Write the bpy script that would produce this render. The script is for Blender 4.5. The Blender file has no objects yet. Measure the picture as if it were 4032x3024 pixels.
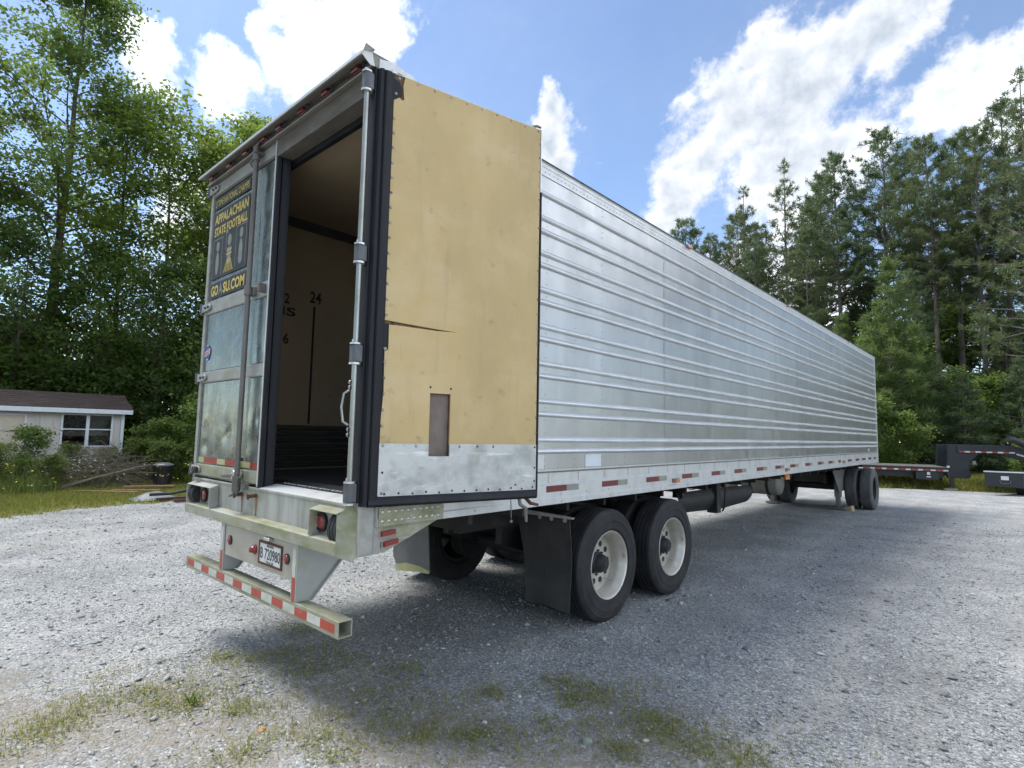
import bpy, math, random
import numpy as np
from mathutils import Matrix, Vector

# ------------------------------------------------------------------ camera, world, sun, exposure
sc = bpy.context.scene
col = sc.collection
PI = math.pi

cam = bpy.data.cameras.new('camera')
cam.sensor_width = 36.0
cam.lens = 36.0 * 2209.75 / 4032
cam.clip_end = 2000
cam.clip_start = 0.05
camo = bpy.data.objects.new('camera', cam)
col.objects.link(camo)
yaw, pitch, roll = 0.7362, 0.0888, 0.0195
fw = Vector((-math.sin(yaw) * math.cos(pitch), math.cos(yaw) * math.cos(pitch), math.sin(pitch)))
rt = Vector((math.cos(yaw), math.sin(yaw), 0))
up = rt.cross(fw)
r2 = rt * math.cos(roll) + up * math.sin(roll)
u2 = -rt * math.sin(roll) + up * math.cos(roll)
CAM = Vector((2.8122, -1.8212, 1.6678))
m = Matrix(((r2.x, u2.x, -fw.x, CAM.x), (r2.y, u2.y, -fw.y, CAM.y), (r2.z, u2.z, -fw.z, CAM.z), (0, 0, 0, 1)))
camo.matrix_world = m
sc.camera = camo

SUN = Vector((-0.52, -0.13, 1.0)).normalized()
sun_el = math.asin(SUN.z)
sun_az = math.atan2(SUN.x, SUN.y)          # clockwise from +Y

world = bpy.data.worlds.new('World')
sc.world = world
world.use_nodes = True
SKY_STRENGTH = 0.05
CLOUD = 0.40


def build_world():
    nt = world.node_tree
    nt.nodes.clear()
    N = lambda t, **k: _n(nt, t, **k)
    out = N('ShaderNodeOutputWorld')
    bg = N('ShaderNodeBackground')
    sky = N('ShaderNodeTexSky')
    sky.sky_type = 'NISHITA'
    sky.sun_disc = False
    sky.sun_elevation = sun_el
    sky.sun_rotation = sun_az
    sky.altitude = 300
    sky.air_density = 0.9
    sky.dust_density = 0.2
    sky.ozone_density = 1.2
    tc = N('ShaderNodeTexCoord')
    L = nt.links.new
    D = tc.outputs['Generated']
    # cloud lobes: direction and angular radius
    lobes = [(-0.840, 0.181, 0.512, 0.036), (-0.852, 0.202, 0.483, 0.052), (-0.822, 0.279, 0.496, 0.055), (-0.777, 0.325, 0.540, 0.045),
             (-0.733, 0.384, 0.561, 0.088), (-0.675, 0.439, 0.593, 0.062), (-0.778, 0.375, 0.504, 0.060), (-0.658, 0.394, 0.642, 0.085),
             (-0.527, 0.672, 0.521, 0.036), (-0.547, 0.686, 0.480, 0.056), (-0.538, 0.713, 0.449, 0.042), (-0.407, 0.827, 0.387, 0.072),
             (-0.346, 0.832, 0.433, 0.095), (-0.282, 0.835, 0.472, 0.110), (-0.215, 0.845, 0.495, 0.115), (-0.160, 0.830, 0.535, 0.075),
             (-0.249, 0.799, 0.547, 0.056), (-0.113, 0.830, 0.546, 0.070), (-0.244, 0.879, 0.410, 0.120), (-0.175, 0.891, 0.420, 0.075),
             (-0.049, 0.890, 0.453, 0.062), (-0.003, 0.882, 0.472, 0.054), (0.008, 0.907, 0.420, 0.062), (-0.063, 0.825, 0.561, 0.058),
             (-0.08, 0.72, 0.68, 0.13), (0.12, 0.76, 0.63, 0.15), (-0.25, 0.60, 0.76, 0.12), (-0.3, 0.93, 0.2, 0.16), (-0.9, 0.35, 0.3, 0.16), (-0.6, 0.78, 0.15, 0.12),  # high lobes: unseen clouds added above the view to brighten the rib tops
             (0.35, 0.85, 0.40, 0.14), (0.5, 0.8, 0.33, 0.18), (0.75, 0.55, 0.36, 0.2), (0.85, 0.3, 0.42, 0.25), (0.8, -0.2, 0.5, 0.3), (0.5, 0.5, 0.7, 0.25), (-0.6, -0.35, 0.72, 0.28), (-0.35, 0.05, 0.93, 0.25),  # this row and the next: unseen clouds, added and widened to fill the shade
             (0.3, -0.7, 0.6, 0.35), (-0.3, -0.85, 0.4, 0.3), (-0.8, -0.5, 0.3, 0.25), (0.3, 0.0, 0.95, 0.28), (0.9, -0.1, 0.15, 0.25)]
    # warp the direction a little so the lobes lose their round outline
    nz = N('ShaderNodeTexNoise'); nz.inputs['Scale'].default_value = 9; nz.inputs['Detail'].default_value = 5; nz.inputs['Roughness'].default_value = 0.6
    L(D, nz.inputs['Vector'])
    sub = N('ShaderNodeVectorMath', operation='SUBTRACT'); L(nz.outputs['Color'], sub.inputs[0]); sub.inputs[1].default_value = (0.5, 0.5, 0.5)
    scl = N('ShaderNodeVectorMath', operation='SCALE'); L(sub.outputs[0], scl.inputs[0]); scl.inputs['Scale'].default_value = 0.10
    wd = N('ShaderNodeVectorMath', operation='ADD'); L(D, wd.inputs[0]); L(scl.outputs[0], wd.inputs[1])
    prev = None
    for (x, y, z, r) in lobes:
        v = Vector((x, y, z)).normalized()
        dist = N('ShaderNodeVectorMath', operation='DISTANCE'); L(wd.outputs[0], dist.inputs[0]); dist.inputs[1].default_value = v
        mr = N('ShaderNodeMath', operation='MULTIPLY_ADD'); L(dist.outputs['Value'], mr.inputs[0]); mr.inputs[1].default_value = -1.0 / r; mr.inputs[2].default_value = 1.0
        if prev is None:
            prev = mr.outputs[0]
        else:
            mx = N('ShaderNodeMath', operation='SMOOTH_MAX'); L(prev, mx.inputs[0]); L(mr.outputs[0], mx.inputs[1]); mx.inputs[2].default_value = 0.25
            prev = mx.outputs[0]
    # fine billows
    n2 = N('ShaderNodeTexNoise'); n2.inputs['Scale'].default_value = 16; n2.inputs['Detail'].default_value = 8; n2.inputs['Roughness'].default_value = 0.62
    L(D, n2.inputs['Vector'])
    off = N('ShaderNodeVectorMath', operation='ADD'); L(D, off.inputs[0]); off.inputs[1].default_value = SUN * 0.012
    n3 = N('ShaderNodeTexNoise'); n3.inputs['Scale'].default_value = 16; n3.inputs['Detail'].default_value = 4; n3.inputs['Roughness'].default_value = 0.55
    L(off.outputs[0], n3.inputs['Vector'])
    n4 = N('ShaderNodeTexNoise'); n4.inputs['Scale'].default_value = 16; n4.inputs['Detail'].default_value = 4; n4.inputs['Roughness'].default_value = 0.55
    L(D, n4.inputs['Vector'])
    a = N('ShaderNodeMath', operation='MULTIPLY_ADD'); L(n2.outputs['Fac'], a.inputs[0]); a.inputs[1].default_value = 1.9; a.inputs[2].default_value = -0.95
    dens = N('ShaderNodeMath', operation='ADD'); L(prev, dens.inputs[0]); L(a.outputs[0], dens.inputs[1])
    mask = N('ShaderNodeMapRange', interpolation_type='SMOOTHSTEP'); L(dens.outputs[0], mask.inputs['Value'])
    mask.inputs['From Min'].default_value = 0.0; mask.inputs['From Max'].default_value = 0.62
    # thin veil of high haze
    n5 = N('ShaderNodeTexNoise'); n5.inputs['Scale'].default_value = 2.2; n5.inputs['Detail'].default_value = 6; n5.inputs['Roughness'].default_value = 0.6
    L(D, n5.inputs['Vector'])
    veil = N('ShaderNodeMapRange'); L(n5.outputs['Fac'], veil.inputs['Value'])
    veil.inputs['From Min'].default_value = 0.35; veil.inputs['From Max'].default_value = 0.85; veil.inputs['To Max'].default_value = 0.10
    mm = N('ShaderNodeMath', operation='MAXIMUM'); L(mask.outputs[0], mm.inputs[0]); L(veil.outputs[0], mm.inputs[1])
    # shading of the cloud mass: thick parts greyer, billow relief lit from the sun
    thick = N('ShaderNodeMapRange'); L(dens.outputs[0], thick.inputs['Value'])
    thick.inputs['From Min'].default_value = 0.15; thick.inputs['From Max'].default_value = 1.1
    thick.inputs['To Min'].default_value = 1.0; thick.inputs['To Max'].default_value = 0.64
    em = N('ShaderNodeMath', operation='SUBTRACT'); L(n4.outputs['Fac'], em.inputs[0]); L(n3.outputs['Fac'], em.inputs[1])
    em2 = N('ShaderNodeMath', operation='MULTIPLY'); L(em.outputs[0], em2.inputs[0]); em2.inputs[1].default_value = 1.0
    sh = N('ShaderNodeMath', operation='ADD', use_clamp=False); L(thick.outputs[0], sh.inputs[0]); L(em2.outputs[0], sh.inputs[1])
    # forward scattering near the sun; unseen clouds opposite it brightened as added fill light
    dot = N('ShaderNodeVectorMath', operation='DOT_PRODUCT'); L(D, dot.inputs[0]); dot.inputs[1].default_value = SUN
    fs = N('ShaderNodeValToRGB')
    dm = N('ShaderNodeMath', operation='MULTIPLY_ADD'); L(dot.outputs['Value'], dm.inputs[0]); dm.inputs[1].default_value = 0.5; dm.inputs[2].default_value = 0.5
    L(dm.outputs[0], fs.inputs['Fac'])
    el = fs.color_ramp.elements
    el[0].position = 0.0; el[0].color = (1.15, 1.15, 1.15, 1)
    el[1].position = 1.0; el[1].color = (2.4, 2.4, 2.4, 1)
    for ps, vv in ((0.50, 1.10), (0.62, 0.50), (0.68, 0.31), (0.80, 0.31), (0.88, 0.40), (0.92, 0.56), (0.96, 1.2)):
        k = el.new(ps); k.color = (vv, vv, vv, 1)
    fsv = N('ShaderNodeMath', operation='MULTIPLY'); L(fs.outputs[0], fsv.inputs[0]); fsv.inputs[1].default_value = 2.2
    sh2 = N('ShaderNodeMath', operation='MULTIPLY'); L(sh.outputs[0], sh2.inputs[0]); L(fsv.outputs[0], sh2.inputs[1])
    ramp = N('ShaderNodeMix', data_type='RGBA'); ramp.clamp_factor = True
    rf = N('ShaderNodeMapRange'); L(sh.outputs[0], rf.inputs['Value']); rf.inputs['From Min'].default_value = 0.62; rf.inputs['From Max'].default_value = 1.0
    L(rf.outputs[0], ramp.inputs['Factor'])
    ramp.inputs[6].default_value = (0.80, 0.90, 1.04, 1); ramp.inputs[7].default_value = (1.0, 1.0, 1.0, 1)
    cl = N('ShaderNodeVectorMath', operation='SCALE'); L(ramp.outputs[2], cl.inputs[0])
    cs = N('ShaderNodeMath', operation='MULTIPLY'); L(sh2.outputs[0], cs.inputs[0]); cs.inputs[1].default_value = CLOUD
    L(cs.outputs[0], cl.inputs['Scale'])
    sk = N('ShaderNodeVectorMath', operation='SCALE'); L(sky.outputs[0], sk.inputs[0]); sk.inputs['Scale'].default_value = SKY_STRENGTH
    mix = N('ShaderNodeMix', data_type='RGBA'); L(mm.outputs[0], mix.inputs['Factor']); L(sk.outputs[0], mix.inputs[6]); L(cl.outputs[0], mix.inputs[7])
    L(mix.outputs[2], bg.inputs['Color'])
    bg.inputs['Strength'].default_value = 1.0
    L(bg.outputs[0], out.inputs['Surface'])


def _n(nt, t, **k):
    n = nt.nodes.new(t)
    for a, b in k.items():
        setattr(n, a, b)
    return n


build_world()
sl = bpy.data.lights.new('sun', 'SUN')
sl.energy = 0.78
sl.angle = math.radians(26.0)
sl.color = (1.0, 0.96, 0.90)
so = bpy.data.objects.new('sun', sl)
col.objects.link(so)
so.rotation_euler = (-SUN).to_track_quat('-Z', 'Y').to_euler()
so.location = SUN * 60

sc.view_settings.view_transform = 'Standard'
sc.view_settings.look = 'None'
sc.view_settings.exposure = 2.22
sc.view_settings.gamma = 1.0
sc.cycles.use_denoising = True
sc.cycles.max_bounces = 8
sc.cycles.transparent_max_bounces = 8
sc.cycles.caustics_reflective = False
sc.cycles.caustics_refractive = False
sc.cycles.sample_clamp_indirect = 4.0
sc.cycles.denoising_prefilter = 'ACCURATE'

# ------------------------------------------------------------------ materials
MATS = {}


def newmat(name):
    mt = bpy.data.materials.new(name)
    mt.use_nodes = True
    nt = mt.node_tree
    bs = nt.nodes['Principled BSDF']
    MATS[name] = mt
    return mt, nt, bs


def c4(c):
    return (c[0], c[1], c[2], 1)


def layered(name, base, layers=(), rough=0.5, metal=0.0, bump=0.0, bscale=60.0, bstretch=(1, 1, 1), spec=0.5, rvar=0.0, bdist=0.004):
    """base colour with noise-masked wear layers: (colour, (sx,sy,sz), lo, hi, amount)"""
    mt, nt, bs = newmat(name)
    L = nt.links.new
    tc = _n(nt, 'ShaderNodeTexCoord')
    last = None
    for i, (c, s, lo, hi, am) in enumerate(layers):
        mp = _n(nt, 'ShaderNodeMapping'); L(tc.outputs['Object'], mp.inputs['Vector']); mp.inputs['Scale'].default_value = s
        mp.inputs['Location'].default_value = (i * 7.3, i * 3.1, i * 5.7)
        nz = _n(nt, 'ShaderNodeTexNoise'); L(mp.outputs[0], nz.inputs['Vector']); nz.inputs['Scale'].default_value = 1.0
        nz.inputs['Detail'].default_value = 7; nz.inputs['Roughness'].default_value = 0.62
        mr = _n(nt, 'ShaderNodeMapRange'); L(nz.outputs['Fac'], mr.inputs['Value'])
        mr.inputs['From Min'].default_value = lo; mr.inputs['From Max'].default_value = hi; mr.inputs['To Max'].default_value = am
        mx = _n(nt, 'ShaderNodeMix', data_type='RGBA'); L(mr.outputs[0], mx.inputs['Factor'])
        if last is None:
            mx.inputs[6].default_value = c4(base)
        else:
            L(last, mx.inputs[6])
        mx.inputs[7].default_value = c4(c)
        last = mx.outputs[2]
    if last is None:
        bs.inputs['Base Color'].default_value = c4(base)
    else:
        L(last, bs.inputs['Base Color'])
    bs.inputs['Roughness'].default_value = rough
    bs.inputs['Metallic'].default_value = metal
    bs.inputs['Specular IOR Level'].default_value = spec
    if rvar > 0:
        nz = _n(nt, 'ShaderNodeTexNoise'); L(tc.outputs['Object'], nz.inputs['Vector']); nz.inputs['Scale'].default_value = 6; nz.inputs['Detail'].default_value = 6
        mr = _n(nt, 'ShaderNodeMapRange'); L(nz.outputs['Fac'], mr.inputs['Value']); mr.inputs['From Min'].default_value = .3; mr.inputs['From Max'].default_value = .7
        mr.inputs['To Min'].default_value = rough - rvar; mr.inputs['To Max'].default_value = rough + rvar
        L(mr.outputs[0], bs.inputs['Roughness'])
    if bump > 0:
        mp = _n(nt, 'ShaderNodeMapping'); L(tc.outputs['Object'], mp.inputs['Vector']); mp.inputs['Scale'].default_value = bstretch
        nz = _n(nt, 'ShaderNodeTexNoise'); L(mp.outputs[0], nz.inputs['Vector']); nz.inputs['Scale'].default_value = bscale; nz.inputs['Detail'].default_value = 5
        bp = _n(nt, 'ShaderNodeBump'); L(nz.outputs['Fac'], bp.inputs['Height']); bp.inputs['Strength'].default_value = bump; bp.inputs['Distance'].default_value = bdist
        L(bp.outputs[0], bs.inputs['Normal'])
    return mt


def leafmat(name, c1, c2, c3=None, transl=0.45, rough=0.5):
    mt, nt, bs = newmat(name)
    L = nt.links.new
    g = _n(nt, 'ShaderNodeNewGeometry')
    rp = _n(nt, 'ShaderNodeValToRGB')
    L(g.outputs['Random Per Island'], rp.inputs['Fac'])
    e = rp.color_ramp.elements
    e[0].color = c4(c1); e[1].color = c4(c2)
    if c3:
        k = rp.color_ramp.elements.new(0.93); k.color = c4(c2); e[-1].color = c4(c3)
    L(rp.outputs[0], bs.inputs['Base Color'])
    bs.inputs['Roughness'].default_value = rough
    bs.inputs['Specular IOR Level'].default_value = 0.3
    tr = _n(nt, 'ShaderNodeBsdfTranslucent')
    hs = _n(nt, 'ShaderNodeHueSaturation'); L(rp.outputs[0], hs.inputs['Color']); hs.inputs['Value'].default_value = 1.6; hs.inputs['Hue'].default_value = 0.485
    L(hs.outputs[0], tr.inputs['Color'])
    mx = _n(nt, 'ShaderNodeMixShader'); mx.inputs[0].default_value = transl
    L(bs.outputs[0], mx.inputs[1]); L(tr.outputs[0], mx.inputs[2])
    L(mx.outputs[0], nt.nodes['Material Output'].inputs['Surface'])
    return mt


def glassmat(name):
    mt, nt, bs = newmat(name)
    bs.inputs['Base Color'].default_value = (0.75, 0.80, 0.82, 1)
    bs.inputs['Roughness'].default_value = 0.03
    bs.inputs['Transmission Weight'].default_value = 1.0
    bs.inputs['IOR'].default_value = 1.5
    return mt


def lensmat(name, c):
    mt, nt, bs = newmat(name)
    bs.inputs['Base Color'].default_value = c4(c)
    bs.inputs['Roughness'].default_value = 0.22
    bs.inputs['Coat Weight'].default_value = 0.5
    return mt


def per_object_tone(name, lo, hi):
    nt = MATS[name].node_tree
    bs = nt.nodes['Principled BSDF']
    src = bs.inputs['Base Color'].links[0].from_socket
    oi = _n(nt, 'ShaderNodeObjectInfo')
    mr = _n(nt, 'ShaderNodeMapRange'); nt.links.new(oi.outputs['Random'], mr.inputs['Value']); mr.inputs['To Min'].default_value = lo; mr.inputs['To Max'].default_value = hi
    vm = _n(nt, 'ShaderNodeVectorMath', operation='SCALE'); nt.links.new(src, vm.inputs[0]); nt.links.new(mr.outputs[0], vm.inputs['Scale'])
    nt.links.new(vm.outputs[0], bs.inputs['Base Color'])


GREEN = (0.16, 0.17, 0.045)
layered('aluminium_side', (0.52, 0.525, 0.53), [((0.42, 0.425, 0.43), (0.4, 2.2, 1.4), .38, .72, .9), ((0.66, 0.665, 0.67), (1, 6, 0.6), .5, .75, .4), ((0.40, 0.40, 0.40), (1, 22, 0.9), .60, .80, .25)],
        rough=0.34, metal=0.88, rvar=0.06)
per_object_tone('aluminium_side', .90, 1.07)
layered('aluminium_rib', (0.80, 0.81, 0.82), [((0.62, 0.63, 0.64), (1, 3, 1), .42, .7, .7)], rough=0.42, metal=0.8, rvar=.05)  # lighter than the side sheet, puts the rib highlight into the colour
layered('aluminium_rail', (0.66, 0.67, 0.67), [((0.48, 0.48, 0.46), (1, 8, 6), .45, .75, .6), ((0.30, 0.29, 0.20), (1, 3, 9), .60, .75, .5)], rough=0.42, metal=0.55, rvar=0.08, bump=.05)
layered('aluminium_worn', (0.52, 0.53, 0.53), [((0.30, 0.31, 0.31), (7, 7, 7), .45, .65, .7), ((0.80, 0.80, 0.80), (3, 3, 16), .58, .70, .7), ((0.22, 0.2, 0.17), (9, 9, 30), .64, .74, .6)], rough=0.40, metal=0.75, rvar=0.12, bump=.15, bscale=40, bdist=.002)
layered('aluminium_door', (0.28, 0.31, 0.30), [((0.19, 0.22, 0.21), (2.5, 2.5, 1.6), .4, .68, .8), ((0.50, 0.53, 0.51), (14, 1, 1.5), .52, .72, .5), ((0.2, 0.2, 0.19), (22, 22, 22), .62, .74, .5)], rough=0.27, metal=0.9, rvar=0.10, bump=.35, bscale=5, bdist=.015)
layered('header_grime', (0.17, 0.152, 0.125), [((0.11, 0.096, 0.076), (3, 9, 9), .40, .68, .9), ((0.26, 0.25, 0.225), (5, 12, 12), .56, .74, .6)], rough=0.6, metal=.15, bump=.1)
layered('frame_steel', (0.40, 0.40, 0.37), [((0.25, 0.245, 0.22), (4, 4, 9), .42, .70, .8), (GREEN, (3, 3, 3), .54, .76, .55), ((0.20, 0.18, 0.15), (16, 16, 5), .60, .74, .5)], rough=0.55, metal=0.25, bump=.12, rvar=.08)
layered('sill_steel', (0.48, 0.48, 0.44), [((0.30, 0.30, 0.265), (9, 9, 1.6), .40, .66, .85), (GREEN, (2.2, 5, 3.5), .48, .72, .7), ((0.24, 0.22, 0.18), (20, 20, 3), .60, .75, .5), ((0.30, 0.13, 0.05), (7, 7, 3), .68, .80, .6)], rough=0.55, metal=0.3, bump=.12, rvar=.08)
layered('algae_steel', (0.42, 0.42, 0.36), [((0.30, 0.29, 0.17), (3, 6, 8), .36, .62, .9), ((0.15, 0.17, 0.045), (2.2, 5, 5), .50, .70, .8), ((0.2, 0.16, 0.1), (30, 30, 30), .60, .72, .6)], rough=0.6, metal=0.1, bump=.15)
layered('panel_beige', (0.47, 0.43, 0.36), [((0.36, 0.33, 0.28), (3, 3, 6), .42, .66, .8), ((0.30, 0.28, 0.2), (12, 12, 4), .6, .76, .5)], rough=0.55, metal=.15)
layered('guard_steel', (0.44, 0.45, 0.44), [((0.36, 0.37, 0.35), (3, 3, 6), .42, .66, .8), ((0.36, 0.36, 0.20), (5, 5, 5), .54, .72, .5)], rough=0.5, metal=0.35, bump=.08)
layered('grey_paint_dark', (0.17, 0.17, 0.165), [((0.10, 0.10, 0.10), (4, 4, 4), .4, .7, .8)], rough=0.6)
layered('rust', (0.13, 0.055, 0.028), [((0.06, 0.03, 0.02), (20, 20, 20), .4, .65, .8)], rough=0.85)
layered('rust_stain', (0.22, 0.105, 0.05), [((0.40, 0.34, 0.27), (40, 40, 6), .48, .66, .6)], rough=0.7)
layered('liner_yellow', (0.60, 0.435, 0.195), [((0.47, 0.345, 0.165), (1.6, 1.6, 0.7), .36, .66, .9), ((0.64, 0.50, 0.29), (2.2, 2.2, 3.0), .52, .72, .7), ((0.66, 0.50, 0.26), (3, 3, 2.2), .5, .72, .6), ((0.38, 0.28, 0.14), (11, 11, 1.2), .58, .76, .4), ((0.24, 0.18, 0.11), (9, 9, 11), .62, .76, .6), ((0.34, 0.26, 0.15), (26, 26, 3.0), .64, .76, .4)], rough=0.55, bump=.08, bscale=220, bdist=.0006)
layered('liner_tan', (0.42, 0.33, 0.215), [((0.33, 0.255, 0.165), (1, 1.5, 1.2), .38, .7, .8), ((0.10, 0.08, 0.06), (1, 2, 14), .66, .78, .6)], rough=0.65)
layered('foam_grey', (0.235, 0.19, 0.165), [((0.17, 0.14, 0.12), (9, 9, 9), .4, .65, .8)], rough=0.9, bump=.3, bscale=160, bdist=.003)
layered('foam_brown', (0.22, 0.13, 0.07), [((0.06, 0.04, 0.03), (30, 30, 12), .42, .62, .9)], rough=0.95, bump=.5, bscale=120)
layered('rubber_seal', (0.010, 0.011, 0.015), [((0.028, 0.031, 0.037), (6, 6, 2), .5, .72, .6)], rough=0.55, bump=.06, spec=.35)
layered('rubber_black', (0.018, 0.018, 0.019), [((0.060, 0.056, 0.048), (3, 3, 3), .46, .72, .7), ((0.085, 0.08, 0.068), (14, 14, 2), .62, .76, .6)], rough=0.62, bump=.15, bscale=120, bdist=.002)
layered('tyre_rubber', (0.015, 0.015, 0.017), [((0.048, 0.047, 0.046), (4, 4, 4), .46, .72, .75), ((0.016, 0.016, 0.017), (12, 12, 12), .5, .7, .6)], rough=0.72, bump=.2, bscale=90, bdist=.003)
layered('tyre_worn', (0.10, 0.10, 0.10), [((0.17, 0.17, 0.165), (4, 4, 4), .46, .72, .75)], rough=0.8, bump=.2, bscale=90, bdist=.003)
layered('wheel_cream', (0.60, 0.57, 0.50), [((0.46, 0.42, 0.34), (5, 5, 5), .42, .70, .7), ((0.22, 0.17, 0.11), (11, 11, 11), .62, .76, .6)], rough=0.32, metal=.35, bump=.04)
layered('hub_black', (0.018, 0.018, 0.02), [((0.05, 0.045, 0.04), (15, 15, 15), .5, .7, .6)], rough=0.55)
layered('chassis_black', (0.022, 0.021, 0.021), [((0.06, 0.05, 0.04), (4, 4, 4), .48, .72, .7)], rough=0.7)
layered('black_paint', (0.016, 0.018, 0.024), [((0.05, 0.05, 0.055), (3, 3, 3), .5, .75, .5)], rough=0.42)
layered('hinge_grey', (0.115, 0.12, 0.13), [((0.20, 0.205, 0.21), (14, 14, 14), .5, .7, .6)], rough=0.42, metal=.55)
layered('rod_steel', (0.36, 0.37, 0.35), [((0.22, 0.22, 0.19), (5, 5, 5), .45, .7, .7), ((0.30, 0.30, 0.16), (4, 4, 2), .56, .72, .5)], rough=0.30, metal=.8)
layered('rod_dark', (0.20, 0.19, 0.175), [((0.13, 0.115, 0.10), (8, 8, 3), .42, .66, .8)], rough=0.55, metal=.4)
layered('zinc', (0.70, 0.70, 0.68), [((0.42, 0.40, 0.36), (30, 30, 30), .48, .7, .6)], rough=0.32, metal=.8)
layered('screw_steel', (0.40, 0.40, 0.38), [((0.14, 0.13, 0.12), (26, 26, 26), .48, .6, .9)], rough=0.38, metal=.8)
layered('white_metal', (0.74, 0.75, 0.74), [((0.52, 0.50, 0.44), (7, 7, 7), .5, .7, .6)], rough=0.5)
layered('white_patch', (0.68, 0.74, 0.78), [((0.58, 0.62, 0.64), (12, 12, 12), .5, .7, .5)], rough=0.5)
layered('tape_red', (0.36, 0.035, 0.03), [((0.24, 0.025, 0.025), (14, 14, 14), .45, .7, .7)], rough=0.35)
layered('tape_orange_red', (0.47, 0.075, 0.045), [((0.36, 0.05, 0.03), (14, 14, 14), .45, .7, .7), ((0.42, 0.27, 0.17), (9, 9, 22), .60, .74, .6)], rough=0.4)
layered('tape_maroon', (0.17, 0.025, 0.03), [((0.11, 0.02, 0.025), (14, 14, 14), .45, .7, .7)], rough=0.3)
layered('tape_white', (0.62, 0.62, 0.56), [((0.44, 0.44, 0.34), (10, 10, 10), .42, .66, .8), ((0.27, 0.26, 0.2), (12, 12, 26), .62, .75, .6)], rough=0.4)
layered('tape_silver', (0.26, 0.26, 0.23), [((0.34, 0.34, 0.31), (10, 10, 10), .45, .7, .7)], rough=0.35)
layered('tape_gold', (0.42, 0.40, 0.18), [((0.52, 0.52, 0.34), (10, 10, 10), .45, .7, .7)], rough=0.4)
layered('floor_dark', (0.07, 0.07, 0.07), [((0.14, 0.135, 0.13), (5, 2, 5), .5, .72, .6)], rough=0.45, metal=.3)
layered('scuff_dark', (0.06, 0.06, 0.062), [((0.11, 0.108, 0.10), (3, 3, 9), .48, .7, .6)], rough=0.5)
layered('print_black', (0.014, 0.015, 0.018), [((0.04, 0.04, 0.042), (6, 6, 6), .5, .72, .6)], rough=0.45)
layered('print_gold', (0.66, 0.50, 0.11), [((0.50, 0.38, 0.10), (14, 14, 14), .5, .7, .6)], rough=0.5)
layered('print_grey', (0.22, 0.22, 0.20), [((0.30, 0.31, 0.20), (9, 9, 9), .45, .7, .6)], rough=0.5)
layered('print_white', (0.60, 0.61, 0.60), rough=0.5)
layered('print_blue', (0.03, 0.08, 0.36), rough=0.45)
layered('print_red', (0.52, 0.10, 0.04), rough=0.45)
layered('plate_white', (0.70, 0.71, 0.70), [((0.5, 0.48, 0.44), (16, 16, 16), .56, .72, .6)], rough=0.4)
layered('roof_metal', (0.62, 0.63, 0.63), [((0.42, 0.42, 0.4), (2, 2, 2), .45, .7, .6)], rough=0.5, metal=.5)
layered('drip_metal', (0.26, 0.24, 0.205), [((0.15, 0.132, 0.105), (3, 12, 12), .45, .7, .7)], rough=0.5, metal=.3)
layered('tank_grey', (0.30, 0.28, 0.25), [((0.2, 0.19, 0.17), (5, 5, 5), .42, .7, .7)], rough=0.5, metal=.3)
lensmat('lens_red', (0.24, 0.018, 0.018))
lensmat('lens_dull', (0.14, 0.018, 0.018))
lensmat('lens_amber', (0.55, 0.17, 0.03))
glassmat('window_glass')
# shed
layered('siding_beige', (0.60, 0.565, 0.52), [((0.46, 0.435, 0.41), (3, 5, 0.7), .42, .7, .8), ((0.27, 0.25, 0.22), (4, 9, 1.2), .58, .76, .6)], rough=0.8, bump=.1)
layered('trim_white', (0.70, 0.74, 0.77), [((0.55, 0.56, 0.55), (6, 6, 6), .5, .72, .6)], rough=0.6)
layered('garage_door', (0.60, 0.53, 0.43), [((0.40, 0.34, 0.27), (2, 2, 2), .45, .7, .7)], rough=0.6)
layered('shingle_brown', (0.075, 0.052, 0.045), [((0.12, 0.09, 0.078), (2, 2, 14), .45, .7, .7), ((0.04, 0.03, 0.028), (8, 8, 8), .5, .7, .6)], rough=0.9, bump=.3, bscale=30, bdist=.02)
layered('cardboard', (0.30, 0.15, 0.06), [((0.20, 0.10, 0.045), (4, 4, 4), .45, .7, .7)], rough=0.8)
layered('dark_room', (0.03, 0.03, 0.03), rough=0.9)
layered('plastic_black', (0.020, 0.020, 0.022), [((0.06, 0.055, 0.05), (9, 9, 2), .5, .72, .6)], rough=0.5)
layered('lid_grey', (0.13, 0.14, 0.15), [((0.2, 0.2, 0.2), (9, 9, 9), .5, .72, .6)], rough=0.4)
layered('wood_plank', (0.30, 0.17, 0.09), [((0.17, 0.10, 0.06), (2, 18, 18), .45, .7, .8), ((0.42, 0.30, 0.2), (3, 20, 20), .58, .76, .5)], rough=0.8)
layered('wood_pale', (0.46, 0.38, 0.22), [((0.3, 0.24, 0.14), (12, 3, 12), .45, .7, .8)], rough=0.8)
layered('tarp_grey', (0.22, 0.24, 0.26), [((0.13, 0.14, 0.15), (3, 3, 3), .45, .7, .8)], rough=0.5, bump=.4, bscale=6, bdist=.03)
layered('red_steel', (0.085, 0.025, 0.022), [((0.07, 0.04, 0.03), (8, 8, 8), .45, .7, .8)], rough=0.6)
layered('bark_grey', (0.075, 0.062, 0.050), [((0.12, 0.105, 0.09), (6, 6, 1.5), .42, .7, .8), ((0.035, 0.03, 0.025), (14, 14, 3), .5, .7, .7)], rough=0.9, bump=.6, bscale=14, bdist=.03)
layered('bark_pine', (0.20, 0.165, 0.145), [((0.28, 0.24, 0.215), (7, 7, 2), .42, .7, .8), ((0.035, 0.028, 0.024), (16, 16, 4), .5, .7, .7)], rough=0.95, bump=.6, bscale=14, bdist=.03)
layered('twig_grey', (0.20, 0.165, 0.13), [((0.10, 0.085, 0.07), (9, 9, 9), .42, .7, .8)], rough=0.9)
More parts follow.
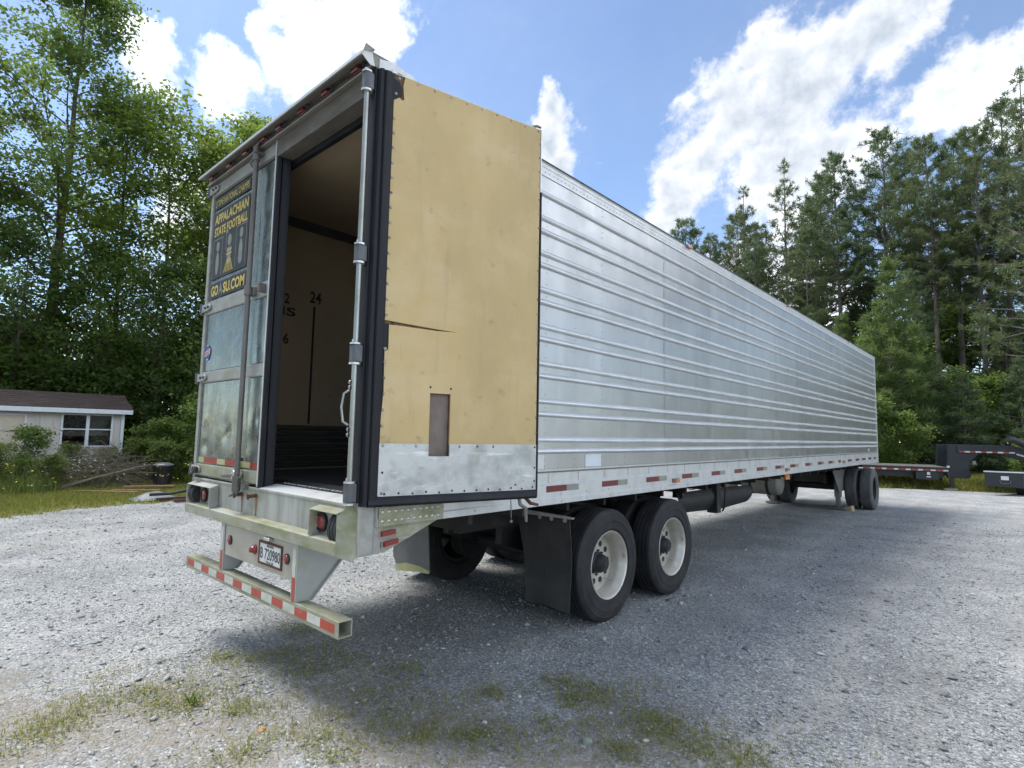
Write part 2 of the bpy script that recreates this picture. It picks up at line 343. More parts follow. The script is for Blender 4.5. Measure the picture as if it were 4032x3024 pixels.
layered('stone_green', (0.30, 0.34, 0.27), [((0.2, 0.22, 0.19), (18, 18, 18), .45, .65, .8)], rough=0.8, bump=.4, bscale=60)
layered('stone_white', (0.62, 0.62, 0.60), [((0.45, 0.45, 0.44), (30, 30, 30), .45, .65, .8)], rough=0.8, bump=.4, bscale=60)
layered('stone_orange', (0.58, 0.30, 0.11), [((0.45, 0.25, 0.12), (30, 30, 30), .45, .65, .8)], rough=0.85, bump=.4, bscale=60)
leafmat('leaf_green', (0.075, 0.135, 0.034), (0.150, 0.222, 0.050), transl=.6)
leafmat('leaf_dark', (0.080, 0.145, 0.048), (0.150, 0.220, 0.072), transl=.58)
leafmat('leaf_yellow', (0.085, 0.150, 0.024), (0.180, 0.245, 0.045), transl=.62)
leafmat('leaf_bright', (0.080, 0.150, 0.030), (0.18, 0.25, 0.065), transl=.5)
leafmat('needle_dark', (0.088, 0.135, 0.066), (0.148, 0.198, 0.090), transl=.42)
leafmat('needle_olive', (0.100, 0.138, 0.062), (0.168, 0.205, 0.090), transl=.42)
leafmat('needle_young', (0.095, 0.155, 0.050), (0.175, 0.235, 0.075), transl=.42)
leafmat('grass_blade', (0.18, 0.21, 0.060), (0.34, 0.325, 0.12), (0.52, 0.43, 0.25), transl=.4)
leafmat('grass_verge', (0.15, 0.19, 0.040), (0.30, 0.30, 0.075), (0.44, 0.38, 0.17), transl=.4)
leafmat('weed_leaf', (0.080, 0.135, 0.030), (0.18, 0.235, 0.065), (0.34, 0.32, 0.16), transl=.5)
leafmat('clover_leaf', (0.18, 0.205, 0.065), (0.32, 0.315, 0.125), (0.46, 0.39, 0.23), transl=.4)
leafmat('flower_yellow', (0.65, 0.52, 0.04), (0.8, 0.7, 0.1), transl=.3)
leafmat('flower_white', (0.6, 0.6, 0.5), (0.75, 0.75, 0.7), transl=.3)


def stone_mat():
    mt, nt, bs = newmat('gravel_chips')
    L = nt.links.new
    g = _n(nt, 'ShaderNodeNewGeometry')
    rp = _n(nt, 'ShaderNodeValToRGB'); L(g.outputs['Random Per Island'], rp.inputs['Fac'])
    e = rp.color_ramp.elements
    e[0].color = (0.19, 0.195, 0.200, 1); e[1].color = (0.58, 0.585, 0.575, 1)
    for ps, cc in ((0.45, (0.325, 0.330, 0.325)), (0.85, (0.445, 0.450, 0.442)), (0.96, (0.50, 0.505, 0.50))):
        k = e.new(ps); k.color = c4(cc)
    L(rp.outputs[0], bs.inputs['Base Color'])
    bs.inputs['Roughness'].default_value = 0.75


stone_mat()


def ground_mats():
    # --- crushed stone
    mt, nt, bs = newmat('gravel')
    L = nt.links.new
    tc = _n(nt, 'ShaderNodeTexCoord')
    vo = _n(nt, 'ShaderNodeTexVoronoi'); vo.inputs['Scale'].default_value = 70; vo.inputs['Randomness'].default_value = 1.0
    L(tc.outputs['Object'], vo.inputs['Vector'])
    sep = _n(nt, 'ShaderNodeSeparateColor'); L(vo.outputs['Color'], sep.inputs[0])
    rp = _n(nt, 'ShaderNodeValToRGB'); L(sep.outputs[0], rp.inputs['Fac'])
    e = rp.color_ramp.elements
    e[0].color = (0.20, 0.204, 0.202, 1); e[1].color = (0.63, 0.635, 0.625, 1)
    k = e.new(0.5); k.color = (0.340, 0.345, 0.338, 1)
    k = e.new(0.85); k.color = (0.455, 0.460, 0.450, 1)
    # fine dust
    n1 = _n(nt, 'ShaderNodeTexNoise'); n1.inputs['Scale'].default_value = 1.1; n1.inputs['Detail'].default_value = 6; n1.inputs['Roughness'].default_value = .6
    L(tc.outputs['Object'], n1.inputs['Vector'])
    n2 = _n(nt, 'ShaderNodeTexNoise'); n2.inputs['Scale'].default_value = 14; n2.inputs['Detail'].default_value = 5
    L(tc.outputs['Object'], n2.inputs['Vector'])
    # wheel tracks of dusty fines, running along the trailer and curving across the yard
    sx = _n(nt, 'ShaderNodeSeparateXYZ'); L(tc.outputs['Object'], sx.inputs[0])
    wv = _n(nt, 'ShaderNodeTexNoise'); wv.inputs['Scale'].default_value = 1.0; wv.inputs['Detail'].default_value = 4
    mpw = _n(nt, 'ShaderNodeMapping'); L(tc.outputs['Object'], mpw.inputs['Vector']); mpw.inputs['Rotation'].default_value = (0, 0, math.radians(12)); mpw.inputs['Scale'].default_value = (1.6, 0.16, 1)
    L(mpw.outputs[0], wv.inputs['Vector'])
    tr = _n(nt, 'ShaderNodeMapRange'); L(wv.outputs['Fac'], tr.inputs['Value']); tr.inputs['From Min'].default_value = .50; tr.inputs['From Max'].default_value = .68; tr.inputs['To Max'].default_value = 0.8
    nm = _n(nt, 'ShaderNodeMath', operation='MULTIPLY'); L(tr.outputs[0], nm.inputs[0])
    nr = _n(nt, 'ShaderNodeMapRange'); L(n2.outputs['Fac'], nr.inputs['Value']); nr.inputs['From Min'].default_value = .3; nr.inputs['From Max'].default_value = .62
    L(nr.outputs[0], nm.inputs[1])
    # two worn tracks beside and under the trailer
    tw = None
    for x_c, wd_ in ((-2.52, .13), (-1.98, .10), (1.7, .16)):
        nx_ = _n(nt, 'ShaderNodeTexNoise'); nx_.inputs['Scale'].default_value = .6; nx_.inputs['Detail'].default_value = 5; L(tc.outputs['Object'], nx_.inputs['Vector'])
        q1 = _n(nt, 'ShaderNodeMath', operation='MULTIPLY_ADD'); L(nx_.outputs['Fac'], q1.inputs[0]); q1.inputs[1].default_value = .9; q1.inputs[2].default_value = -.45 - x_c
        q2 = _n(nt, 'ShaderNodeMath', operation='ADD'); L(sx.outputs['X'], q2.inputs[0]); L(q1.outputs[0], q2.inputs[1])
        q3 = _n(nt, 'ShaderNodeMath', operation='ABSOLUTE'); L(q2.outputs[0], q3.inputs[0])
        q4 = _n(nt, 'ShaderNodeMapRange', interpolation_type='SMOOTHSTEP'); L(q3.outputs[0], q4.inputs['Value']); q4.inputs['From Min'].default_value = 0; q4.inputs['From Max'].default_value = wd_; q4.inputs['To Min'].default_value = .75; q4.inputs['To Max'].default_value = 0
        if tw is None: tw = q4.outputs[0]
        else:
            q5 = _n(nt, 'ShaderNodeMath', operation='MAXIMUM'); L(tw, q5.inputs[0]); L(q4.outputs[0], q5.inputs[1]); tw = q5.outputs[0]
    q6 = _n(nt, 'ShaderNodeMath', operation='MAXIMUM'); L(tw, q6.inputs[0]); L(tr.outputs[0], q6.inputs[1])
    L(q6.outputs[0], nm.inputs[0])
    mx = _n(nt, 'ShaderNodeMix', data_type='RGBA'); L(nm.outputs[0], mx.inputs['Factor']); L(rp.outputs[0], mx.inputs[6]); mx.inputs[7].default_value = (0.47, 0.45, 0.415, 1)
    # broad light / dark patches of the stone
    pr = _n(nt, 'ShaderNodeMapRange'); L(n1.outputs['Fac'], pr.inputs['Value']); pr.inputs['From Min'].default_value = .3; pr.inputs['From Max'].default_value = .7; pr.inputs['To Min'].default_value = .70; pr.inputs['To Max'].default_value = 1.18
    sc_ = _n(nt, 'ShaderNodeVectorMath', operation='SCALE'); L(mx.outputs[2], sc_.inputs[0]); L(pr.outputs[0], sc_.inputs['Scale'])
    # dirt where the weeds grow: a band across the near corner of the yard
    dp = _n(nt, 'ShaderNodeVectorMath', operation='DOT_PRODUCT'); L(tc.outputs['Object'], dp.inputs[0]); dp.inputs[1].default_value = (0.62, -0.78, 0)
    wob = _n(nt, 'ShaderNodeTexNoise'); wob.inputs['Scale'].default_value = 1.7; wob.inputs['Detail'].default_value = 5; L(tc.outputs['Object'], wob.inputs['Vector'])
    wa = _n(nt, 'ShaderNodeMath', operation='MULTIPLY_ADD'); L(wob.outputs['Fac'], wa.inputs[0]); wa.inputs[1].default_value = 2.6; wa.inputs[2].default_value = -1.3
    wb = _n(nt, 'ShaderNodeMath', operation='ADD'); L(wa.outputs[0], wb.inputs[0]); L(dp.outputs['Value'], wb.inputs[1])
    ab = _n(nt, 'ShaderNodeMath', operation='ABSOLUTE'); L(wb.outputs[0], ab.inputs[0])
    dm = _n(nt, 'ShaderNodeMapRange', interpolation_type='SMOOTHSTEP'); L(ab.outputs[0], dm.inputs['Value']); dm.inputs['From Min'].default_value = 0.1; dm.inputs['From Max'].default_value = 0.8; dm.inputs['To Min'].default_value = .95; dm.inputs['To Max'].default_value = 0
    dx_ = _n(nt, 'ShaderNodeMapRange', interpolation_type='SMOOTHSTEP'); L(sx.outputs['X'], dx_.inputs['Value']); dx_.inputs['From Min'].default_value = 1.1; dx_.inputs['From Max'].default_value = 1.9; dx_.inputs['To Min'].default_value = 1; dx_.inputs['To Max'].default_value = 0
    dm1 = _n(nt, 'ShaderNodeMath', operation='MULTIPLY'); L(dm.outputs[0], dm1.inputs[0]); L(dx_.outputs[0], dm1.inputs[1])
    dm2 = _n(nt, 'ShaderNodeMath', operation='MULTIPLY'); L(dm1.outputs[0], dm2.inputs[0]); L(nr.outputs[0], dm2.inputs[1])
    dc = _n(nt, 'ShaderNodeMix', data_type='RGBA'); L(dm2.outputs[0], dc.inputs['Factor']); L(sc_.outputs[0], dc.inputs[6]); dc.inputs[7].default_value = (0.29, 0.255, 0.205, 1)
    L(dc.outputs[2], bs.inputs['Base Color'])
    bs.inputs['Roughness'].default_value = 0.85
    bs.inputs['Specular IOR Level'].default_value = 0.25
    bp = _n(nt, 'ShaderNodeBump'); bp.inputs['Strength'].default_value = 0.9; bp.inputs['Distance'].default_value = 0.012; bp.invert = True
    L(vo.outputs['Distance'], bp.inputs['Height']); L(bp.outputs[0], bs.inputs['Normal'])
    # --- soil under the grass and the woods
    layered('soil_grass', (0.17, 0.165, 0.06), [((0.12, 0.125, 0.035), (1, 1, 1), .4, .68, .9), ((0.27, 0.24, 0.10), (3, 3, 3), .5, .72, .8), ((0.2, 0.19, 0.17), (8, 8, 8), .58, .72, .6)], rough=0.95, bump=.6, bscale=20, bdist=.05)
    layered('forest_floor', (0.075, 0.058, 0.036), [((0.045, 0.050, 0.022), (0.5, 0.5, 0.5), .4, .68, .9), ((0.12, 0.09, 0.055), (4, 4, 4), .5, .7, .8)], rough=0.95, bump=.6, bscale=8, bdist=.1)


ground_mats()

# ------------------------------------------------------------------ mesh helpers
COUNT = {}


class MB:
    def __init__(self):
        self.v = []
        self.f = []

    def add(self, vs, fs):
        o = len(self.v)
        self.v.extend([tuple(p) for p in vs])
        self.f.extend([tuple(i + o for i in fc) for fc in fs])
        return self

    def box(self, x0, x1, y0, y1, z0, z1):
        return self.add([(x0, y0, z0), (x1, y0, z0), (x1, y1, z0), (x0, y1, z0), (x0, y0, z1), (x1, y0, z1), (x1, y1, z1), (x0, y1, z1)],
                        [(0, 3, 2, 1), (4, 5, 6, 7), (0, 1, 5, 4), (1, 2, 6, 5), (2, 3, 7, 6), (3, 0, 4, 7)])

    def prism(self, poly, axis, a, b):
        """poly: 2-D points in the other two axes (order x,y,z without axis), extruded a..b"""
        n = len(poly)
        def P(q, t):
            if axis == 'X': return (t, q[0], q[1])
            if axis == 'Y': return (q[0], t, q[1])
            return (q[0], q[1], t)
        vs = [P(q, a) for q in poly] + [P(q, b) for q in poly]
        fs = [tuple(range(n - 1, -1, -1)), tuple(range(n, 2 * n))]
        fs += [(i, (i + 1) % n, n + (i + 1) % n, n + i) for i in range(n)]
        return self.add(vs, fs)

    def cyl(self, p0, p1, r0, r1=None, n=16, caps=True):
        r1 = r0 if r1 is None else r1
        p0, p1 = Vector(p0), Vector(p1)
        d = (p1 - p0).normalized()
        a = d.orthogonal().normalized()
        b = d.cross(a)
        vs = []
        for p, r in ((p0, r0), (p1, r1)):
            for i in range(n):
                t = 2 * PI * i / n
                vs.append(p + a * (r * math.cos(t)) + b * (r * math.sin(t)))
        fs = [(i, (i + 1) % n, n + (i + 1) % n, n + i) for i in range(n)]
        if caps:
            fs += [tuple(range(n - 1, -1, -1)), tuple(range(n, 2 * n))]
        return self.add(vs, fs)

    def tube(self, path, r, n=8):
        path = [Vector(p) for p in path]
        rr = r if isinstance(r, (list, tuple)) else [r] * len(path)
        d0 = (path[1] - path[0]).normalized()
        a = d0.orthogonal().normalized()
        vs, fs = [], []
        for k, p in enumerate(path):
            if k == 0: d = d0
            elif k == len(path) - 1: d = (path[k] - path[k - 1]).normalized()
            else: d = (path[k + 1] - path[k - 1]).normalized()
            a = (a - d * a.dot(d)).normalized()
            b = d.cross(a)
            for i in range(n):
                t = 2 * PI * i / n
                vs.append(p + a * (rr[k] * math.cos(t)) + b * (rr[k] * math.sin(t)))
        for k in range(len(path) - 1):
            for i in range(n):
                fs.append((k * n + i, k * n + (i + 1) % n, (k + 1) * n + (i + 1) % n, (k + 1) * n + i))
        fs += [tuple(range(n - 1, -1, -1)), tuple(range((len(path) - 1) * n, len(path) * n))]
        return self.add(vs, fs)

    def lathe(self, prof, c, axis='X', n=48, close=False):
        """prof: (along, radius)"""
        vs, fs = [], []
        for (x, r) in prof:
            for i in range(n):
                t = 2 * PI * i / n
                q = (r * math.cos(t), r * math.sin(t))
                if axis == 'X': vs.append((c[0] + x, c[1] + q[0], c[2] + q[1]))
                elif axis == 'Y': vs.append((c[0] + q[0], c[1] + x, c[2] + q[1]))
                else: vs.append((c[0] + q[0], c[1] + q[1], c[2] + x))
        m_ = len(prof)
        for k in range(m_ - 1 + (1 if close else 0)):
            k2 = (k + 1) % m_
            for i in range(n):
                fs.append((k * n + i, k * n + (i + 1) % n, k2 * n + (i + 1) % n, k2 * n + i))
        return self.add(vs, fs)

    def dome(self, c, nrm, r, h, n=8):
        nrm = Vector(nrm).normalized(); c = Vector(c)
        a = nrm.orthogonal().normalized(); b = nrm.cross(a)
        vs = []
        for (rr, hh) in ((r, 0), (r * .75, h * .7)):
            for i in range(n):
                t = 2 * PI * i / n
                vs.append(c + a * (rr * math.cos(t)) + b * (rr * math.sin(t)) + nrm * hh)
        vs.append(c + nrm * h)
        fs = [(i, (i + 1) % n, n + (i + 1) % n, n + i) for i in range(n)] + [(n + i, n + (i + 1) % n, 2 * n) for i in range(n)]
        return self.add(vs, fs)

    def build(self, name, mat, parent=None, xf=None, bevel=0, smooth=None, label=None, kind=None, seg=2):
        vs = [xf(*p) for p in self.v] if xf else self.v
        me = bpy.data.meshes.new(name)
        me.from_pydata([tuple(p) for p in vs], [], self.f)
        me.validate()
        o = link(name, me, mat, parent)
        if xf or smooth is not None or bevel:
            import bmesh
            bm = bmesh.new(); bm.from_mesh(me); bmesh.ops.recalc_face_normals(bm, faces=bm.faces); bm.to_mesh(me); bm.free()
        if smooth is not None:
            for p in me.polygons: p.use_smooth = True
            me.set_sharp_from_angle(angle=math.radians(smooth))
        if bevel:
            md = o.modifiers.new('edge', 'BEVEL'); md.width = bevel; md.segments = seg; md.limit_method = 'ANGLE'; md.angle_limit = math.radians(40)
        if label: o['label'] = label
        if kind: o['kind'] = kind
        return o


def link(name, me, mat, parent=None):
    if mat is not None:
        me.materials.append(MATS[mat] if isinstance(mat, str) else mat)
    o = bpy.data.objects.new(name, me)
    col.objects.link(o)
    if parent is not None:
        setpar(o, parent)
    return o


def wloc(o):
    p = Vector(o.location)
    if o.parent is not None:
        p = p + o.matrix_parent_inverse.translation + wloc(o.parent)
    return p


def setpar(o, parent):
    o.parent = parent
    o.matrix_parent_inverse = Matrix.Translation(-wloc(parent))


def thing(name, label, cat, loc=(0, 0, 0), group=None):
    o = bpy.data.objects.new(name, None)
    o.empty_display_size = .2
    col.objects.link(o)
    o.location = loc
    tag(o, label, cat, group)
    return o


def tag(o, label, cat, group=None):
    o['label'] = label; o['category'] = cat
    if group: o['group'] = group
    return o


def emp(name, parent, loc):
    o = bpy.data.objects.new(name, None)
    o.empty_display_size = .1
    col.objects.link(o)
    o.location = loc
    setpar(o, parent)
    return o


def cpy(o, parent):
    inv = o.matrix_parent_inverse.copy()
    c = o.copy(); col.objects.link(c)
    c.parent = parent
    c.matrix_parent_inverse = inv
    return c


def dup(root, delta, rotz=None, scale=None):
    """copy a thing with its parts; built in place, moved as a whole"""
    r = root.copy(); col.objects.link(r)
    r.location = Vector(root.location) + Vector(delta)
    if rotz is not None: r.rotation_euler = (0, 0, rotz)
    if scale is not None: r.scale = (scale,) * 3 if not isinstance(scale, tuple) else scale
    for ch in list(root.children):
        c = cpy(ch, r)
        for g in list(ch.children):
            cpy(g, c)
    return r


def duppart(part, parent, delta, rotz=None):
    """copy a part (mesh or Empty with sub-parts) within the same thing"""
    c = cpy(part, parent)
    c.location = Vector(part.location) + Vector(delta)
    if rotz is not None: c.rotation_euler = (0, 0, rotz)
    for g in list(part.children):
        cpy(g, c)
    return c


def arr_mesh(name, V, F, mat, parent=None, smooth=False):
    """V (n,3) array, F (m,k) array"""
    me = bpy.data.meshes.new(name)
    V = np.asarray(V, dtype=np.float32); F = np.asarray(F, dtype=np.int32)
    k = F.shape[1]
    me.vertices.add(len(V)); me.vertices.foreach_set('co', V.ravel())
    me.loops.add(F.size); me.loops.foreach_set('vertex_index', F.ravel())
    me.polygons.add(len(F)); me.polygons.foreach_set('loop_start', np.arange(0, F.size, k, dtype=np.int32)); me.polygons.foreach_set('loop_total', np.full(len(F), k, dtype=np.int32))
    me.update(calc_edges=True)
    return link(name, me, mat, parent)


def text(name, s, mat, parent, org, xd, yd, w=None, h=None, thick=0.0, lift=0.0015, center=True):
    """flat lettering fitted to width w and height h, centred (or left-bottom) at org"""
    cu = bpy.data.curves.new(name, 'FONT')
    cu.body = s
    cu.offset = thick
    cu.fill_mode = 'BOTH'
    cu.resolution_u = 3
    tmp = bpy.data.objects.new(name, cu)
    col.objects.link(tmp)
    dg = bpy.context.evaluated_depsgraph_get()
    me = bpy.data.meshes.new_from_object(tmp.evaluated_get(dg))
    bpy.data.objects.remove(tmp)
    n = len(me.vertices)
    co = np.zeros(n * 3, dtype=np.float32); me.vertices.foreach_get('co', co); co = co.reshape(-1, 3)
    lo, hi = co[:, :2].min(0), co[:, :2].max(0)
    sx = w / (hi[0] - lo[0]) if w else None
    sy = h / (hi[1] - lo[1]) if h else None
    sx = sx or sy; sy = sy or sx
    p = (co[:, :2] - (lo + hi) / 2 if center else co[:, :2] - lo) * np.array([sx, sy])
    xd, yd = np.array(xd, float), np.array(yd, float)
    nd = np.cross(xd, yd)
    W = np.array(org, float) + p[:, :1] * xd + p[:, 1:] * yd + nd * lift
    me.vertices.foreach_set('co', W.astype(np.float32).ravel())
    me.update()
    me.materials.clear()
    return link(name, me, mat, parent)


rng = np.random.default_rng(7)
random.seed(7)

# ------------------------------------------------------------------ ground
def sheet(name, pts, z, mat):
    b = MB(); b.add([(x, y, z) for x, y in pts], [tuple(range(len(pts)))])
    o = b.build(name, mat); o['kind'] = 'structure'
    return o


sheet('ground', [(-300, -300), (300, -300), (300, 300), (-300, 300)], -0.012, 'forest_floor')


def wav(pts, amp, seed, n=10):
    r = random.Random(seed); out = []
    for i in range(len(pts) - 1):
        a, b = Vector(pts[i]), Vector(pts[i + 1])
        nn = Vector((-(b - a).y, (b - a).x)).normalized()
        for k in range(n):
            out.append(a.lerp(b, k / n) + nn * r.uniform(-amp, amp))
    out.append(Vector(pts[-1]))
    return [(p.x, p.y) for p in out]


edgeL = wav([(-10.2, -14), (-10.3, -4), (-10.7, -0.4), (-11.25, 0.8), (-11.5, 2.6), (-11.6, 6), (-11.8, 14), (-12.5, 22)], 0.16, 3)
edgeR = wav([(-12.5, 22), (-1.1, 21.9), (0.2, 23.0), (2.6, 23.9), (9, 25.5), (16, 27)], 0.14, 5)
lot = edgeL + edgeR[1:] + [(24, 10), (24, -14)]
sheet('gravel_lot', lot, 0.0, 'gravel')
sheet('grass_verge', [(x + 0.5, y) for x, y in edgeL] + [(-17.5, 22), (-17.5, -14)], -0.006, 'soil_grass')
sheet('grass_strip', [(x, y - 0.3) for x, y in edgeR] + [(16, 31), (-12.5, 27)], -0.007, 'soil_grass')

# ------------------------------------------------------------------ the silver box trailer
TR = thing('box_trailer', 'long silver ribbed refrigerated semi trailer with one rear door swung open', 'semi trailer', (-1.3, 7.8, 0))
LEN, ZB, ZT = 15.61, 1.114, 3.9045
ZS0, ZS1 = 1.380, 3.794

seams = [0.125, 1.273, 2.493] + [2.493 + 1.22 * k for k in range(1, 11)] + [LEN - 0.02]
seams[-2] = 14.693
ribs = [3.633, 3.429, 3.317, 3.134, 3.034, 2.833, 2.733, 2.534, 2.431, 2.234, 2.136, 1.935, 1.832, 1.629, 1.539]


def rib_profile():
    pr = []
    z = ZS0
    for rz in sorted(ribs):
        lo, hi = rz - 0.024, rz + 0.024
        nseg = max(1, int((lo - z) / 0.05))
        for k in range(nseg): pr.append((z + (lo - z) * k / nseg, 0.0))
        pr.append((lo, 0.0))
        z = hi
    nseg = max(1, int((ZS1 - z) / 0.05))
    for k in range(nseg + 1): pr.append((z + (ZS1 - z) * k / nseg, 0.0))
    return pr


PROF = rib_profile()


def smooth_noise(seed, n=6):
    r = np.random.default_rng(seed)
    ph = r.uniform(0, 2 * PI, (n, 2)); k = r.uniform(1.5, 7.0, (n, 2)); am = r.uniform(.2, 1, n); am /= am.sum()
    return lambda y, z: sum(am[i] * math.sin(k[i, 0] * y + ph[i, 0]) * math.sin(k[i, 1] * z + ph[i, 1]) for i in range(n))


for i in range(len(seams) - 1):
    y0, y1 = seams[i], seams[i + 1]
    ny = 14
    fn = smooth_noise(100 + i)
    proud = 0.0014 * (i % 2)
    b = MB()
    vs, fs = [], []
    for a in range(ny + 1):
        y = y0 - 0.006 + (y1 - y0 + 0.012) * a / ny
        for (z, d) in PROF:
            vs.append((proud + d + 0.0048 * fn(y, z), y, z))
    m_ = len(PROF)
    for a in range(ny):
        for k in range(m_ - 1):
            fs.append((a * m_ + k, (a + 1) * m_ + k, (a + 1) * m_ + k + 1, a * m_ + k + 1))
    b.add(vs, fs)
    b.build('side_panel', 'aluminium_side', TR, smooth=35)

for rz in ribs:
    lo = rz - .024
    b = MB()
    vs, fs = [], []
    rp_ = [(-.004, lo), (.010, lo + .001), (.019, lo + .006), (.0245, lo + .014), (.0250, lo + .020), (.0225, lo + .026), (.006, lo + .044), (-.004, lo + .050)]
    ny = 40
    for a in range(ny + 1):
        y = .135 + (LEN - .03 - .135) * a / ny
        wv_ = .0012 * math.sin(y * 3.1 + rz * 9) + .0008 * math.sin(y * 7.7 + rz * 5)
        for (xx, zz) in rp_: vs.append((xx + .0015, y, zz + wv_))
    m_ = len(rp_)
    for a in range(ny):
        for k in range(m_ - 1): fs.append((a * m_ + k, (a + 1) * m_ + k, (a + 1) * m_ + k + 1, a * m_ + k + 1))
    fs.append(tuple(range(m_))); fs.append(tuple(ny * m_ + k for k in range(m_ - 1, -1, -1)))
    b.add(vs, fs)
    b.build('side_rib', 'aluminium_rib', TR, smooth=30)

# rivets of the side: seam columns, half-panel columns, rail rows
b = MB()
for yy in seams[1:-1]:
    z = ZS0 + 0.04
    while z < ZS1:
        if min(abs(z - r_) for r_ in ribs) > 0.03 and yy < 10:
            b.dome((0.003, yy, z), (1, 0, 0), .0055, .004, 6)
        z += 0.052
for i in range(len(seams) - 1):
    for t in ((1 / 3, 2 / 3) if i < 5 else ()):
        yy = seams[i] + (seams[i + 1] - seams[i]) * t
        for k in range(len(ribs) - 1):
            zc = (ribs[k] + ribs[k + 1]) / 2
            if ribs[k] - ribs[k + 1] > .15:
                b.dome((0.003, yy, zc + .05), (1, 0, 0), .006, .003, 6); b.dome((0.003, yy, zc - .05), (1, 0, 0), .006, .003, 6)
            else:
                b.dome((0.003, yy, zc), (1, 0, 0), .006, .004, 6)
        for zz in (1.42, 1.47): b.dome((0.003, yy, zz), (1, 0, 0), .006, .004, 6)
y = 0.2
while y < 12:
    b.dome((0.003, y, ZS0 + .018), (1, 0, 0), .006, .004, 6)
    b.dome((0.012, y, ZS1 + .022), (1, 0, 0), .006, .004, 6)
    y += 0.055 if y < 7 else 0.12
b.build('rivets', 'aluminium_side', TR, kind='stuff', smooth=60)

# top rail and roof
b = MB()
b.prism([(-.06, ZS1 - .012), (.010, ZS1 - .012), (.010, ZS1 + .055), (.013, ZS1 + .060), (.013, ZT - .022), (.022, ZT - .014), (.022, ZT), (-.06, ZT)], 'Y', 0.10, LEN - .015)
b.build('top_rail', 'aluminium_rail', TR, bevel=.002)
MB().box(-2.612, -2.55, .10, LEN - .015, ZS1 - .012, ZT).build('top_rail', 'aluminium_rail', TR)
MB().box(-2.58, -.03, .02, LEN - .01, ZT + .002, ZT + .012).build('roof', 'roof_metal', TR)
MB().box(-2.58, -.02, 0.10, LEN - .01, 3.765, 3.785).build('roof_lining', 'liner_tan', TR)
MB().box(0.0225, 0.026, .14, LEN - .05, ZT - .013, ZT - .002).build('rail_gutter', 'rubber_black', TR)
# left wall, front wall, floor
MB().box(-2.6, -2.56, .12, LEN - .02, ZB, ZS1).build('side_wall', 'aluminium_side', TR)
MB().box(-2.6, 0.016, LEN - .02, LEN, ZB + .05, ZT - .004).build('front_wall', 'aluminium_side', TR, bevel=.012)
MB().box(-2.56, -0.05, .125, LEN - .03, ZB + .02, 1.235).build('floor_frame', 'chassis_black', TR)
b = MB()
x = -2.48
while x < -.14:
    b.box(x, x + .018, .30, 12.0, 1.262, 1.285); x += .06
b.box(-2.49, -.1, .29, 15.4, 1.236, 1.262)
b.build('duct_floor', 'floor_dark', TR)
# inner lining
MB().box(-2.52, -2.50, .13, 15.4, 1.26, 3.764).build('wall_lining', 'liner_tan', TR)
MB().box(-.09, -.07, .13, 15.4, 1.26, 3.764).build('wall_lining', 'liner_tan', TR)
MB().box(-2.50, -.09, 15.38, 15.4, 1.26, 3.764).build('wall_lining', 'grey_paint_dark', TR)
b = MB()
for k in range(7):
    z = 1.30 + k * .06
    b.prism([(-2.499, z), (-2.470, z + .012), (-2.470, z + .040), (-2.499, z + .054)], 'Y', .14, 15.3)
    b.prism([(-.091, z), (-.118, z + .012), (-.118, z + .040), (-.091, z + .054)], 'Y', .14, 15.3)
b.build('scuff_liner', 'scuff_dark', TR)
MB().prism([(-2.499, 3.69), (-2.499, 3.763), (-2.43, 3.763)], 'Y', .5, 15.3).build('ceiling_cove', 'scuff_dark', TR)
for s, yc, zc, w, h in (('24', 1.012, 3.02, .125, .118), ('02', .682, 2.957, .11, .10), ('IS', .735, 2.829, .145, .085), ('6', .722, 2.558, .055, .105)):
    text('stencil_number', s, 'print_black', TR, (-2.4985, yc, zc), (0, 1, 0), (0, 0, 1), w=w, h=h, thick=.02, lift=.001)
MB().box(-2.499, -2.4975, .992, 1.014, 1.73, 2.925).build('stencil_line', 'print_black', TR)

# bottom rail
b = MB()
b.prism([(-.05, ZB), (.020, ZB), (.020, ZB + .043), (.012, ZB + .050), (.012, 1.284), (.007, 1.288), (.007, 1.366), (-.05, 1.366)], 'Y', .12, LEN - .004)
b.build('bottom_rail', 'aluminium_rail', TR, bevel=.0015)
MB().box(-.03, .015, .13, LEN - .006, 1.3665, 1.377).build('rub_strip', 'rub' if 'rub' in MATS else 'rod_dark', TR)
MB().box(-.03, .009, .13, LEN - .006, 1.3775, 1.3905).build('rub_strip', 'aluminium_rail', TR)
MB().box(-2.62, -2.55, .12, LEN - .004, ZB, 1.366).build('bottom_rail', 'aluminium_rail', TR)
b = MB()
y = .45
while y < LEN - .1:
    if y > 1.2: b.dome((.012, y, 1.192), (1, 0, 0), .010, .008, 8)
    b.dome((.020, y + (.0 if y > 1.2 else .1), 1.138), (1, 0, 0), .010, .008, 8)
    y += .36
y = 1.72
while y < LEN - .1:
    for z in (1.353, 1.331, 1.309, 1.289): b.dome((.007, y, z), (1, 0, 0), .0065, .005, 6)
    y += .407
b.build('rail_bolts', 'zinc', TR, kind='stuff')
b = MB()
y = 1.72
while y < LEN - .1:
    b.box(.0072, .0082, y + .012, y + .014, 1.289, 1.365); y += .407
b.build('rail_joints', 'rod_dark', TR, kind='stuff')
tapes = [(1.696, .267, .173), (2.493, .267, .173), (3.295, .267, .173), (4.097, .256, .177), (4.897, .262, .16), (5.632, .262, .17), (6.471, .26, .165), (7.286, .26, .17), (8.027, .27, .18), (8.89, .27, .17),
         (9.706, .27, .17), (10.488, .27, .17), (11.285, .20, 0), (12.128, .27, .15), (12.899, .36, 0), (13.618, .38, 0), (14.342, .33, 0), (15.037, .24, 0)]
